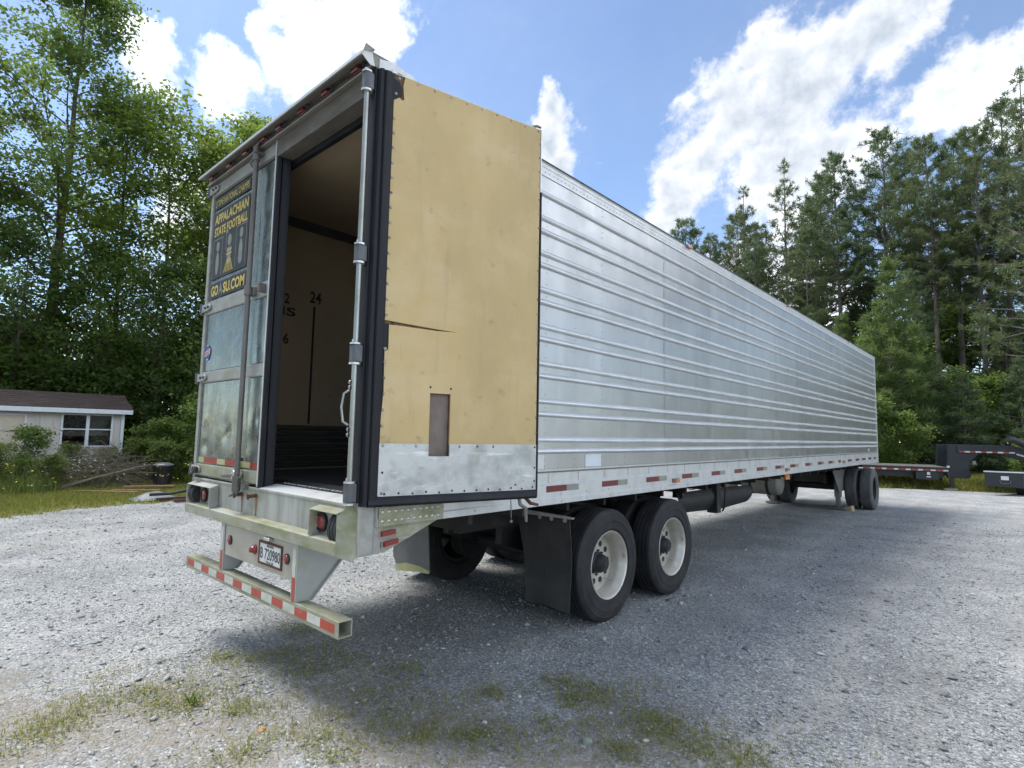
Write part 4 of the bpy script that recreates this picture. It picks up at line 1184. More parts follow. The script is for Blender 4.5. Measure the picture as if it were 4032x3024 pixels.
for z in (1.645, 1.675, 1.915, 1.945): b.dome((HX - .010, HY - .018, z), (-.5, -.8, 0), .014, .012, 10)
b.build('grab_handle', 'rod_steel', TR, smooth=60)

# ---- underride guard
UG = emp('underride_guard', TR, (-1.26, 0, .55))
b = MB()
x0, x1 = -2.455, -.065
zo0, zo1, yo0, yo1, t_ = .505, .600, -.052, .040, .007
outer = [(yo0, zo0), (yo1, zo0), (yo1, zo1), (yo0, zo1)]
inner = [(yo0 + t_, zo0 + t_), (yo1 - t_, zo0 + t_), (yo1 - t_, zo1 - t_), (yo0 + t_, zo1 - t_)]
vs = [(x0, *q) for q in outer] + [(x0, *q) for q in inner] + [(x1, *q) for q in outer] + [(x1, *q) for q in inner]
fs = []
for i in range(4):
    j = (i + 1) % 4
    fs += [(i, j, 8 + j, 8 + i), (4 + i, 12 + i, 12 + j, 4 + j), (i, 4 + i, 4 + j, j), (8 + i, 8 + j, 12 + j, 12 + i)]
b.add(vs, fs); b.build('bumper_tube', 'algae_steel', UG, bevel=.004)
xs = [-2.419 + k * (2.317 / 15) for k in range(16)]
for k in range(15):
    MB().box(xs[k] + .0008, xs[k + 1] - .0008, -.0545, -.0525, .530, .580).build('bumper_tape', 'tape_orange_red' if k % 2 == 0 else 'tape_white', UG)
for xl in (-1.77, -.632):
    e = emp('guard_leg', UG, (xl + .03, 0, .6))
    b = MB(); b.prism([(-.045, .601), (.045, .601), (.37, .954), (-.045, .954)], 'X', xl + .054, xl + .060); b.prism([(-.045, .601), (.045, .601), (.37, .954), (-.045, .954)], 'X', xl, xl + .006)
    b.build('leg_web', 'guard_steel', e)
    MB().box(xl - .002, xl + .064, -.0505, -.0455, .601, .954).build('leg_flange', 'guard_steel', e, bevel=.002)
    MB().prism([(.0455, .601), (.055, .601), (.382, .954), (.370, .954)], 'X', xl - .004, xl + .085).build('leg_flange', 'guard_steel', e)
    MB().box(xl + .010, xl + .048, -.0525, -.0508, .605, .745).build('leg_tape', 'tape_orange_red', e)
    MB().box(xl + .010, xl + .048, -.0525, -.0508, .747, .925).build('leg_tape', 'tape_white', e)
MB().box(-1.709, -.634, -.042, -.036, .722, .954).build('lamp_panel', 'panel_beige', UG)
for x, z, big in ((-1.608, .838, 0), (-1.185, .833, 1), (-.712, .842, 0)):
    e = emp('panel_lamp', UG, (x, -.043, z))
    MB().lathe([(.001, .034), (-.008, .034), (-.010, .028), (-.004, .026)], (x, -.043, z), 'Y', 20).build('lamp_ring', 'rubber_black' if not big else 'lens_red', e, smooth=40)
    MB().lathe([(-.002, .027), (-.012, .026), (-.018 - .02 * big, .016), (-.019 - .022 * big, .0005)], (x, -.043, z), 'Y', 20).build('lens', 'lens_red', e, smooth=60)
LP = emp('licence_plate', UG, (-.945, -.045, .83))
b = MB()
X0, X1, Z0, Z1 = -1.112, -.778, .755, .910
for (a, c_, d_, e_) in ((X0, X1, Z0, Z0 + .014), (X0, X1, Z1 - .014, Z1), (X0, X0 + .012, Z0 + .014, Z1 - .014), (X1 - .012, X1, Z0 + .014, Z1 - .014)): b.box(a, c_, -.052, -.0425, d_, e_)
b.build('plate_frame', 'rust', LP)
MB().box(X0 + .011, X1 - .011, -.0475, -.0425, Z0 + .012, Z1 - .012).build('plate_sheet', 'plate_white', LP)
text('plate_lettering', 'B 720980', 'print_black', LP, (-.945, -.0476, .830), (1, 0, 0), (0, 0, 1), w=.285, h=.072, thick=.006)
text('plate_lettering', 'MAINE', 'print_black', LP, (-.945, -.0476, .8845), (1, 0, 0), (0, 0, 1), w=.095, h=.017, thick=.01)
text('plate_lettering', 'TRAILER', 'print_black', LP, (-.945, -.0476, .7775), (1, 0, 0), (0, 0, 1), w=.115, h=.016, thick=.01)
MB().box(-1.00, -.92, -.075, -.0425, .925, .946).build('plate_lamp', 'zinc', UG, bevel=.004)

# ---- running gear
def tyre_profile(w=.27, R=.50, r=.292):
    h = w / 2
    p = [(-h * .74, r), (-h * .86, r + .012), (-h * .93, r + .030), (-h * .965, r + .033), (-h * .965, r + .040), (-h * .96, r + .060), (-h * .985, r + .098), (-h * 1.01, r + .101), (-h * 1.01, r + .109), (-h * .99, r + .112), (-h * .97, R - .065), (-h * .955, R - .052), (-h * .965, R - .048), (-h * .90, R - .028), (-h * .82, R - .010), (-h * .76, R - .004)]
    gx = [-.50, -.17, .17, .50]
    for g in gx:
        p += [(h * (g - .05), R), (h * (g - .04), R - .014), (h * (g + .04), R - .014), (h * (g + .05), R)]
    q = [(-a, b_) for a, b_ in reversed(p[:16])]
    return p + q


def make_wheel(parent, cx, cy, side, R=.50, mat='tyre_rubber', rim='wheel_cream', full=True):
    """side +1: outer face towards +X"""
    e = emp('wheel', parent, (cx, cy, R))
    MB().lathe(tyre_profile(R=R), (cx, cy, R), 'X', 72).build('tyre', mat, e, smooth=28)
    if full:
        s = side
        h = .118
        MB().lathe([(s * (h - .012), .2905), (s * (h + .002), .304), (s * (h + .008), .300), (s * (h + .002), .287), (s * (h - .02), .281), (s * (h - .05), .262), (s * (h - .10), .253), (s * (h - .145), .250), (s * (h - .150), .238), (s * (h - .138), .205), (s * (h - .136), .14), (s * (h - .142), .09)], (cx, cy, R), 'X', 64).build('rim', rim, e, smooth=50)
        MB().lathe([(s * (h - .145), .098), (s * (h - .118), .096), (s * (h - .108), .084), (s * (h - .075), .078), (s * (h - .050), .066), (s * (h - .042), .060), (s * (h - .042), .040), (s * (h - .034), .036), (s * (h - .034), .001)], (cx, cy, R), 'X', 32).build('hub', 'hub_black', e, smooth=35)
        b = MB()
        for k in range(10):
            t = 2 * PI * (k + .3) / 10
            yy, zz = cy + .108 * math.cos(t), R + .108 * math.sin(t)
            b.cyl((cx + s * (h - .145), yy, zz), (cx + s * (h - .122), yy, zz), .010, n=6)
        b.build('lug_nuts', 'hub_black', e, kind='stuff')
        b = MB()
        for k in range(10):
            t = 2 * PI * k / 10
            yy, zz = cy + .170 * math.cos(t), R + .170 * math.sin(t)
            b.lathe([(-s * .012, .027), (s * .0030, .027), (s * .0032, .0005)], (cx + s * (h - .1365), yy, zz), 'X', 16)
        b.build('hand_hole_discs', 'print_black', e, kind='stuff')  # black discs on the rim stand in for the shade inside the holes
        b = MB(); b.tube([(cx + s * (h - .14), cy + .215 * .6, R - .215 * .75), (cx + s * (h - .10), cy + .23 * .6, R - .225 * .75), (cx + s * (h - .06), cy + .235 * .6, R - .23 * .75)], .005, 6); b.build('valve_stem', 'zinc', e)
    else:
        MB().lathe([(-.10, .2915), (-.10, .262), (.10, .262), (.10, .2915)], (cx, cy, R), 'X', 40).build('rim', 'chassis_black', e, smooth=40)
    return e


AX = (2.6716, 3.9166)
w0 = make_wheel(TR, -.137, AX[0], 1)
duppart(w0, TR, (0, AX[1] - AX[0], 0))
wi = make_wheel(TR, -.470, AX[0], 1, full=False)
duppart(wi, TR, (0, AX[1] - AX[0], 0))
for a in AX:
    duppart(wi, TR, (-2.13 + .47, a - AX[0], 0))
wl = make_wheel(TR, -2.463, AX[0], -1)
duppart(wl, TR, (0, AX[1] - AX[0], 0))
for a in AX:
    MB().cyl((-2.33, a, .5), (-.27, a, .5), .065, n=16).build('axle', 'chassis_black', TR, smooth=40)
    for xx in (-1.86, -.74):
        MB().cyl((xx - .09, a, .5), (xx + .09, a, .5), .21, n=24).build('brake_drum', 'chassis_black', TR, smooth=40)
        MB().cyl((xx, a + .25, .55), (xx, a + .25, .80), .14, n=20).build('air_bag', 'rubber_black', TR, smooth=30, bevel=.02)
b = MB()
for xx in (-1.78, -.86):
    b.box(xx - .04, xx + .04, 1.55, 5.2, .80, .97); b.box(xx - .08, xx + .08, 1.55, 5.2, .955, .97)
for yy in (1.6, 2.3, 3.2, 4.6, 5.15): b.box(-1.74, -.90, yy - .04, yy + .04, .82, .95)
b.build('slider_frame', 'chassis_black', TR)
b = MB()
y = .5
while y < 15.3:
    b.box(-2.50, -.22, y - .02, y + .02, 1.0, ZB + .019); y += .6
b.build('cross_members', 'chassis_black', TR)
for a in AX:
    for xx in (-1.7, -.94):
        MB().prism([(a - .5, .62), (a + .05, .44), (a + .3, .44), (a + .3, .56), (a - .3, .80), (a - .5, .80)], 'X', xx - .04, xx + .04).build('trailing_arm', 'chassis_black', TR)
b = MB()
for k in range(4): b.box(-1.36 + .032 * k, -1.342 + .032 * k, 1.52, 1.525, .835, .875)
b.build('data_plate', 'plate_white', TR)
# mud flaps
b = MB(); vs = []; nu, nv = 14, 18
for k in range(nv + 1):
    t = k / nv
    zl_, zr_ = .955 - .735 * t, .975 - .770 * t
    xl_, xr_ = -.60 + .150 * t, -.015 + .017 * t
    for i in range(nu + 1):
        u = i / nu
        zz = zl_ + (zr_ - zl_) * u + (.030 * math.sin(PI * u) ** 1.5 * t ** 6)
        yy = 2.05 + .035 * math.sin(1.6 * PI * t) * t + .020 * math.sin(2.2 * PI * u + .6) * t - .05 * max(0, t - .8) * (1 - u)
        vs.append((xl_ + (xr_ - xl_) * u, yy, zz))
fs = [(k * (nu + 1) + i, k * (nu + 1) + i + 1, (k + 1) * (nu + 1) + i + 1, (k + 1) * (nu + 1) + i) for k in range(nv) for i in range(nu)]
m_ = len(vs); vs2 = vs + [(x_, y_ + .008, z_) for x_, y_, z_ in vs]
fs2 = fs + [tuple(m_ + q for q in reversed(f_)) for f_ in fs]
rim_ = [i for i in range(nu + 1)] + [k * (nu + 1) + nu for k in range(1, nv + 1)] + [nv * (nu + 1) + i for i in range(nu - 1, -1, -1)] + [k * (nu + 1) for k in range(nv - 1, 0, -1)]
fs2 += [(rim_[i], rim_[(i + 1) % len(rim_)], m_ + rim_[(i + 1) % len(rim_)], m_ + rim_[i]) for i in range(len(rim_))]
b.add(vs2, fs2); b.build('mud_flap', 'rubber_black', TR, smooth=50)
MB().prism([(-.66, 1.005), (-.62, .965), (.03, .972), (.035, .986), (-.3, 1.0)], 'Y', 2.02, 2.048).build('flap_bracket', 'frame_steel', TR)
for x in (-.33, -.20, -.06): MB().cyl((x, 2.049, .953), (x, 2.035, .953), .017, n=12).build('flap_bolt', 'frame_steel', TR)
fl = MB(); fl.prism([(-2.45, .955), (-1.87, .955), (-1.80, .24), (-1.95, .262), (-2.20, .258), (-2.37, .215), (-2.43, .30)], 'Y', 2.05, 2.06); fl.build('mud_flap', 'grey_paint_dark', TR)  # paler grey than the near flap, standing in for sun from behind
fl = MB(); fl.prism([(-2.37, .214), (-2.20, .257), (-1.95, .261), (-1.80, .238), (-1.81, .205), (-2.0, .196), (-2.36, .150), (-2.39, .19)], 'Y', 2.045, 2.062); fl.build('flap_hem', 'tape_gold', TR)
# slung black rack, straps, chain
RK = emp('slung_rack', TR, (-.35, 5.9, .7))
b = MB()
def curved(y0, y1, zt0, zt1, zb0, zb1):
    n = 8; vs = []
    for k in range(n + 1):
        t = k / n
        for (yy, zt_, zb_) in ((y0, zt0, zb0), (y1, zt1, zb1)):
            vs.append((-.33 + .05 * math.sin(PI * t) - .05 * t * t, yy, zt_ + (zb_ - zt_) * t))
    fs = [(2 * k, 2 * k + 1, 2 * k + 3, 2 * k + 2) for k in range(n)]
    m_ = len(vs)
    vs += [(x - .012, y_, z_) for x, y_, z_ in vs]
    fs += [tuple(m_ + i for i in reversed(f_)) for f_ in fs[:n]]
    fs += [(2 * k, 2 * k + 2, m_ + 2 * k + 2, m_ + 2 * k) for k in range(n)] + [(2 * k + 3, 2 * k + 1, m_ + 2 * k + 1, m_ + 2 * k + 3) for k in range(n)] + [(0, 1, m_ + 1, m_), (2 * n + 1, 2 * n, m_ + 2 * n, m_ + 2 * n + 1)]
    return vs, fs
b.add(*curved(4.66, 5.80, .985, .990, .735, .690)); b.build('rack_sheet', 'rubber_black', RK)
b = MB(); b.add(*curved(5.86, 7.15, .985, .955, .665, .700)); b.build('rack_sheet', 'rubber_black', RK)
MB().box(-.40, -.27, 4.70, 4.76, .93, 1.13).build('rack_strap', 'rubber_black', RK)
MB().box(-.40, -.26, 5.72, 5.85, .66, 1.13).build('rack_strap', 'rubber_black', RK)
MB().tube([(-.19, 5.84, 1.0), (-.21, 5.86, .85), (-.235, 5.92, .74), (-.30, 6.0, .665)], .012, 8).build('rack_strap', 'rubber_black', RK)
b = MB(); b.tube([(-.25, 4.77, 1.06), (-.25, 4.86, 1.03), (-.26, 4.96, 1.02), (-.27, 5.05, 1.02)], .007, 5); b.build('rack_chain', 'rod_dark', RK)
# fuel tank of the cooling unit
TK = emp('fuel_tank', TR, (-1.4, 10.7, .75))
MB().lathe([(-.42, .0005), (-.42, .16), (-.39, .24), (-.36, .26), (.30, .26), (.34, .24), (.37, .16), (.375, .0005)], (-1.30, 10.75, .76), 'X', 32).build('tank_shell', 'tank_grey', TK, smooth=50)
b = MB()
for x in (-1.50, -1.16): b.lathe([(-.03, .265), (.03, .265)], (x, 10.75, .76), 'X', 32); b.box(x - .03, x + .03, 10.49, 11.01, .98, 1.13)
b.build('tank_strap', 'rubber_black', TK)
MB().box(-2.0, -1.74, 10.0, 10.5, .64, 1.10).build('battery_box', 'tank_grey', TR, bevel=.01)
# landing gear
for xl in (-.55, -2.05):
    e = emp('landing_leg', TR, (xl, 13.75, .05))
    b = MB(); b.prism([(12.98, 1.11), (12.98, .95), (13.56, .44), (13.98, .44), (14.20, .95), (14.27, 1.11)], 'X', xl + .065, xl + .075)
    b.build('leg_bracket', 'grey_paint_dark', e)
    b = MB(); b.box(xl - .06, xl + .06, 13.66, 13.88, .30, 1.12); b.box(xl - .045, xl + .045, 13.69, 13.83, .06, .31); b.build('leg_tube', 'grey_paint_dark', e, bevel=.006)
    MB().box(xl - .15, xl + .15, 13.62, 13.92, .018, .06).build('leg_foot', 'grey_paint_dark', e, bevel=.006)
b = MB(); b.box(-2.05, -.55, 13.72, 13.78, .72, .78); b.build('landing_brace', 'chassis_black', TR)
wb_ = MB(); wb_.add([(-.48, 13.70, 0.0), (-.24, 13.62, 0.0), (-.22, 13.86, .0), (-.46, 13.92, 0.0), (-.47, 13.71, .055), (-.26, 13.64, .12), (-.24, 13.84, .12), (-.45, 13.90, .055)], [(0, 3, 2, 1), (4, 5, 6, 7), (0, 1, 5, 4), (1, 2, 6, 5), (2, 3, 7, 6), (3, 0, 4, 7)])
tag(wb_.build('wooden_wedge', 'wood_pale'), 'small pale wooden wedge lying beside the landing leg', 'wood block')

# ---- dual wheeled dolly under the nose
DY = thing('wheeled_dolly', 'black chassis with dual tyres standing under the nose of the silver trailer', 'dolly', (-1.1, 14.9, 0))
for cx in (-.015, -.335, -1.88, -2.20):
    make_wheel(DY, cx, 14.45, 1, mat='tyre_worn', full=False)
MB().cyl((-2.2, 14.45, .5), (0, 14.45, .5), .09, n=16).build('axle', 'chassis_black', DY, smooth=40)
b = MB()
for x in (-1.55, -.75): b.box(x - .04, x + .04, 13.4, 17.2, .62, .86)
for y in (13.5, 14.6, 15.8, 17.0): b.box(-1.5, -.8, y, y + .1, .64, .84)
b.build('frame_rails', 'chassis_black', DY)
MB().box(-1.7, -.6, 14.1, 15.2, .90, .98).build('fifth_wheel_plate', 'chassis_black', DY, bevel=.03)
MB().box(-2.1, -.3, 14.95, 15.0, .55, .95).build('cross_panel', 'chassis_black', DY)

# ------------------------------------------------------------------ black gooseneck flatbed behind the trailer nose
ga = Vector((.962, .272, 0)).normalized(); gb = Vector((-ga.y, ga.x, 0))
G0 = Vector((.90, 22.95, 0))


def gp(a, b_, z):
    p = G0 + ga * a + gb * b_
    return (p.x, p.y, z)


GN = thing('gooseneck_trailer', 'long black gooseneck flatbed trailer with red and white edge tape', 'flatbed trailer', (G0.x, G0.y, 0))
MB().box(-9.0, -.02, 0, 2.4, .74, .80).build('deck', 'rod_dark', GN, xf=gp)
MB().box(-9.0, -.02, -.03, -.001, .64, .80).build('side_rail', 'black_paint', GN, xf=gp)
MB().box(-9.0, -.1, .35, .55, .42, .735).build('frame_beam', 'black_paint', GN, xf=gp)
MB().box(-9.0, -.1, 1.85, 2.05, .42, .735).build('frame_beam', 'black_paint', GN, xf=gp)
x = -9.0
k = 0
while x < -.3:
    MB().box(x, x + .20, -.034, -.0305, .665, .715).build('edge_tape', 'tape_red', GN, xf=gp)
    MB().box(x + .20, x + .34, -.034, -.0305, .665, .715).build('edge_tape', 'tape_white', GN, xf=gp)
    x += .36
MB().box(-.95, -.28, .02, .55, .36, .64).build('tool_box', 'black_paint', GN, xf=gp, bevel=.01)
MB().box(-.62, -.53, .012, .0195, .52, .62).build('tool_box_latch', 'plate_white', GN, xf=gp)
MB().box(-.64, -.51, .012, .0195, .44, .47).build('tool_box_latch', 'zinc', GN, xf=gp)
b = MB(); b.prism([(-.03, .62), (.02, .42), (.62, .44), (.70, .62), (.62, .72), (.66, 1.02), (.95, 1.34), (.95, 1.60), (.06, 1.60), (.04, .90)], 'Y', .25, .45); b.build('neck_upright', 'black_paint', GN, xf=gp, bevel=.01)
b = MB(); b.prism([(-.03, .62), (.02, .42), (.62, .44), (.70, .62), (.62, .72), (.66, 1.02), (.95, 1.34), (.95, 1.60), (.06, 1.60), (.04, .90)], 'Y', 1.95, 2.15); b.build('neck_upright', 'black_paint', GN, xf=gp, bevel=.01)
b = MB(); b.prism([(.30, 1.32), (1.78, 1.32), (2.5, 1.08), (3.1, .98), (3.1, 1.28), (2.55, 1.36), (1.80, 1.60), (.30, 1.60)], 'Y', .2, .245); b.build('neck_beam', 'black_paint', GN, xf=gp, bevel=.008)
b = MB(); b.prism([(.30, 1.32), (1.78, 1.32), (2.5, 1.08), (3.1, .98), (3.1, 1.28), (2.55, 1.36), (1.80, 1.60), (.30, 1.60)], 'Y', 2.155, 2.2); b.build('neck_beam', 'black_paint', GN, xf=gp, bevel=.008)
MB().box(.4, 1.7, .26, 2.14, 1.36, 1.40).build('neck_deck', 'black_paint', GN, xf=gp)
for k in range(5):
    MB().box(.36 + .30 * k, .51 + .30 * k, .194, .1985, 1.335, 1.385).build('edge_tape', 'tape_red', GN, xf=gp)
    MB().box(.51 + .30 * k, .66 + .30 * k - .002, .194, .1985, 1.335, 1.385).build('edge_tape', 'tape_white', GN, xf=gp)
for k in range(3):
    a0 = 1.90 + .28 * k; z0 = 1.325 - .333 * (a0 - 1.80); z1 = 1.325 - .333 * (a0 + .27 - 1.80)
    MB().prism([(a0, z0), (a0 + .27, z1), (a0 + .27, z1 + .05), (a0, z0 + .05)], 'Y', .194, .1985).build('edge_tape', 'tape_red' if k % 2 else 'tape_white', GN, xf=gp)
for (a, bb) in ((.13, .3), (.13, 2.0)):
    e = emp('jack_leg', GN, gp(a, bb, 0))
    b = MB(); b.box(a - .05, a + .05, bb - .05, bb + .05, .10, .46); b.build('leg_tube', 'black_paint', e, xf=gp)
    b = MB(); b.box(a - .11, a + .11, bb - .11, bb + .11, .072, .10); b.build('leg_foot', 'rod_dark', e, xf=gp)
e = emp('side_lamp', GN, gp(-.02, .0, .82)); MB().box(-.06, .02, -.05, -.031, .80, .86).build('lens', 'plate_white', e, xf=gp)
MB().box(.72, .82, .24, .249, .93, 1.05).build('warning_sticker', 'print_grey', GN, xf=gp)
for bb, lb in ((.3, 'pale wooden pad under the near jack leg of the gooseneck flatbed'), (2.0, 'pale wooden pad under the far jack leg of the gooseneck flatbed')):
    pd = MB(); pd.box(-.12, .26, bb - .16, bb + .16, .002, .070)
    tag(pd.build('wooden_pad', 'wood_pale', xf=gp, bevel=.005), lb, 'wood block')

# ---- black flatbed truck whose tail shows at the right edge
FT = thing('flatbed_truck', 'tail of a black flatbed truck with a small white plate', 'truck', (3.6, 23.2, 0))
fa = Vector((.74, .67, 0)).normalized(); fb = Vector((-fa.y, fa.x, 0))
F0 = Vector((1.87, 22.11, 0))


def fp(a, b_, z):
    p = F0 + fa * a + fb * b_
    return (p.x, p.y, z)


b = MB(); b.add([fp(0, 0, .30), fp(.98, -.30, .25), fp(.98, -.30, .74), fp(0, 0, .75), fp(3.0, 1.56, .30), fp(3.0, 1.56, .75), fp(5.0, .9, .25), fp(5.0, .9, .74), fp(6.4, 1.9, .28), fp(6.4, 1.9, .75)],
             [(0, 1, 2, 3), (1, 6, 7, 2), (6, 8, 9, 7), (8, 4, 5, 9), (4, 0, 3, 5), (3, 2, 7, 9, 5), (0, 4, 8, 6, 1)])
b.build('bed', 'black_paint', FT, bevel=.015)
b = MB(); b.add([fp(-.03, -.03, .742), fp(1.0, -.34, .732), fp(5.0, .86, .732), fp(5.0, .90, .772), fp(1.0, -.30, .772), fp(-.03, 0.0, .782)], [(0, 1, 4, 5), (1, 2, 3, 4)])
b.build('bed_edge', 'zinc', FT)
b = MB(); b.add([fp(.42, -.135, .50), fp(.62, -.197, .496), fp(.62, -.197, .62), fp(.42, -.135, .625)], [(0, 1, 2, 3)]); b.build('licence_plate', 'plate_white', FT)
b = MB(); b.add([fp(1.14, -.262, .48), fp(1.22, -.238, .48), fp(1.22, -.238, .62), fp(1.14, -.262, .62)], [(0, 1, 2, 3)]); b.build('tail_lamp', 'plate_white', FT)
b = MB(); b.add([fp(1.30, -.214, .48), fp(1.50, -.154, .48), fp(1.50, -.154, .64), fp(1.30, -.214, .64)], [(0, 1, 2, 3)]); b.build('tail_lamp', 'lens_red', FT)
b = MB(); b.tube([fp(.38, -.125, .49), fp(.40, -.14, .40), fp(.52, -.18, .385), fp(.64, -.22, .40), fp(.66, -.212, .49)], .012, 6); b.build('hitch_loop', 'rod_dark', FT)
MB().lathe([(-.14, .05), (-.14, .24), (-.11, .30), (.11, .30), (.14, .24), (.14, .05)], fp(1.45, .30, .30), 'X', 32).build('tyre', 'tyre_rubber', FT, smooth=40)
MB().lathe([(-.14, .05), (-.14, .24), (-.11, .30), (.11, .30), (.14, .24), (.14, .05)], fp(3.4, .80, .30), 'X', 32).build('tyre', 'tyre_rubber', FT, smooth=40)
pth = [fp(.84, .0, 1.815), fp(1.0, 0, 1.80), fp(1.25, 0, 1.70), fp(1.6, .0, 1.56), fp(2.0, 0, 1.40), fp(2.4, 0, 1.15), fp(2.6, .05, .75)]
MB().tube(pth, [.085, .10, .10, .10, .10, .10, .10], 14).build('curved_arm', 'black_paint', FT, smooth=40)

# ------------------------------------------------------------------ shed on the left
SX = -19.0
SH = thing('shed', 'low beige shed with brown shingle roof and a white framed window', 'shed', (SX - 1.8, 0.2, 0))
SY0, SY1, SE = -4.2, 3.33, 2.12
cuts = [(.855, SE), (1.72, SE), (3.02, SE)]


def siding(y0, y1, z0, z1):
    b = MB(); y = y0
    b.box(SX - .06, SX - .012, y0, y1, z0, z1)
    while y < y1 - .01:
        e_ = min(y + .20, y1)
        b.box(SX - .012, SX, y + .006, e_ - .006, z0, z1); y = e_
    b.build('siding_panel', 'siding_beige', SH)


siding(.90, 1.70, 0, SE); siding(3.04, SY1, 0, SE); siding(1.70, 2.37, 0, 1.0); siding(2.37, 3.04, 0, 1.0); siding(1.70, 3.04, 2.035, SE)
siding(SY0, -1.35, 0, SE); siding(-1.35, .90, 1.98, SE)
MB().box(SX - 3.6, SX - .061, SY1 - .06, SY1 - .002, 0, SE).build('end_wall', 'siding_beige', SH)
MB().prism([(SX - 3.6, SE + .001), (SX - .061, SE + .001), (SX - .95, 2.62)], 'Y', SY1 - .06, SY1 - .002).build('gable', 'siding_beige', SH)
MB().box(SX - 3.6, SX - .061, SY0, SY0 + .06, 0, SE).build('end_wall', 'siding_beige', SH)
MB().box(SX - 3.66, SX - 3.6, SY0, SY1, 0, SE).build('back_wall', 'siding_beige', SH)
MB().box(SX - 3.6, SX - .061, SY0 + .06, SY1 - .06, .001, .05).build('shed_floor', 'dark_room', SH)
MB().box(SX, SX + .03, SY1 - .075, SY1 + .012, 0, SE - .01).build('corner_trim', 'trim_white', SH)
b = MB(); b.prism([(SX + .30, 2.13), (SX + .30, 2.20), (SX - .95, 2.72), (SX - 3.9, 2.20), (SX - 3.9, 2.13), (SX - .95, 2.64)], 'Y', SY0 - .15, SY1 + .16)
b.build('roof', 'shingle_brown', SH)
b = MB()
for k in range(8):
    x0_ = SX + .31 - k * .15; z0_ = 2.203 + k * .15 * .416
    b.prism([(x0_, z0_), (x0_, z0_ + .014), (x0_ - .16, z0_ + .0675), (x0_ - .16, z0_ + .064)], 'Y', SY0 - .15, SY1 + .16 + .01 * (k % 2))
b.build('shingle_course', 'shingle_brown', SH)
MB().box(SX + .301, SX + .325, SY0 - .15, SY1 + .16, 2.055, 2.192).build('fascia', 'trim_white', SH)
MB().box(SX + .0, SX + .30, SY0, SY1 + .02, 2.105, 2.118).build('soffit', 'siding_beige', SH)
# window with four panes
WN = emp('window', SH, (SX, 2.37, 1.5))
wy0, wy1, wz0, wz1, wm, wh = 1.70, 3.04, 1.0, 2.035, 2.372, 1.553
for nm, bx in (('frame', (wy0, wy0 + .055, wz0, wz1)), ('frame', (wy1 - .055, wy1, wz0, wz1)), ('frame', (wy0 + .055, wy1 - .055, wz1 - .045, wz1)), ('sill', (wy0 + .055, wy1 - .055, wz0, wz0 + .045)), ('mullion', (wm - .045, wm + .045, wz0 + .045, wz1 - .045)), ('rail', (wy0 + .055, wm - .045, wh - .018, wh + .018)), ('rail', (wm + .045, wy1 - .055, wh - .018, wh + .018))):
    MB().box(SX - .03, SX + .035, *bx).build(nm, 'trim_white', WN, bevel=.004)
for (a, c_) in ((wy0 + .055, wm - .045), (wm + .045, wy1 - .055)):
    for (d_, e_) in ((wz0 + .045, wh - .018), (wh + .018, wz1 - .045)):
        MB().box(SX - .006, SX, a, c_, d_, e_).build('pane', 'window_glass', WN)
MB().add([(SX - .12, 1.70, 1.02), (SX - .12, 2.35, 1.02), (SX - .12, 2.35, 1.50), (SX - .12, 2.0, 1.44), (SX - .12, 1.70, 1.36)], [tuple(range(5))]).build('cardboard_sheet', 'cardboard', SH)
MB().box(SX - .30, SX - .27, 2.44, 3.05, .95, 2.05).build('window_blind', 'tank_grey', SH)
# sectional garage door
GD = emp('garage_door', SH, (SX, -.25, 0))
for k in range(4):
    MB().box(SX - .05, SX - .005, -1.30, .845, .02 + k * .485, .02 + (k + 1) * .485 - .012).build('door_section', 'garage_door', GD, bevel=.006)
MB().box(SX - .03, SX + .03, .846, .898, 0, 1.978).build('door_jamb', 'trim_white', GD)
MB().box(SX - .03, SX + .03, -1.35, -1.301, 0, 1.978).build('door_jamb', 'trim_white', GD)
MB().box(SX - .03, SX + .03, -1.30, .845, 1.93, 1.979).build('door_head', 'trim_white', GD)

# ------------------------------------------------------------------ odds and ends in the verge
TC = thing('trash_can', 'black round plastic trash can with grey lid standing in the weeds', 'trash can', (-15.13, 3.44, 0))
MB().lathe([(0, .0005), (0, .20), (.30, .215), (.54, .235), (.56, .245), (.60, .245)], (-15.13, 3.44, 0), 'Z', 32).build('bin_body', 'plastic_black', TC, smooth=40)
b = MB()
for k in range(16):
    t = 2 * PI * k / 16
    b.tube([(-15.13 + .206 * math.cos(t), 3.44 + .206 * math.sin(t), .03), (-15.13 + .236 * math.cos(t), 3.44 + .236 * math.sin(t), .52)], .008, 5)
b.build('bin_ribs', 'plastic_black', TC)
MB().lathe([(.59, .262), (.615, .265), (.63, .25), (.665, .17), (.68, .08), (.683, .0005)], (-15.13, 3.44, 0), 'Z', 32).build('lid', 'lid_grey', TC, smooth=50)


def plank(name, a, b_, w_, h_, mat, label, cat, z=.0):
    a, b_ = Vector(a), Vector(b_)
    d_ = (b_ - a).normalized(); s_ = Vector((-d_.y, d_.x, 0)).normalized() * (w_ / 2)
    vs = []
    for p_, zz in ((a, a.z), (b_, b_.z)):
        for sg, hh in ((-1, 0), (1, 0), (1, h_), (-1, h_)):
            q = p_ + s_ * sg; vs.append((q.x, q.y, zz + hh))
    m_ = MB(); m_.add(vs, [(0, 1, 2, 3), (7, 6, 5, 4), (0, 4, 5, 1), (1, 5, 6, 2), (2, 6, 7, 3), (3, 7, 4, 0)])
    return tag(m_.build(name, mat, bevel=.004), label, cat)


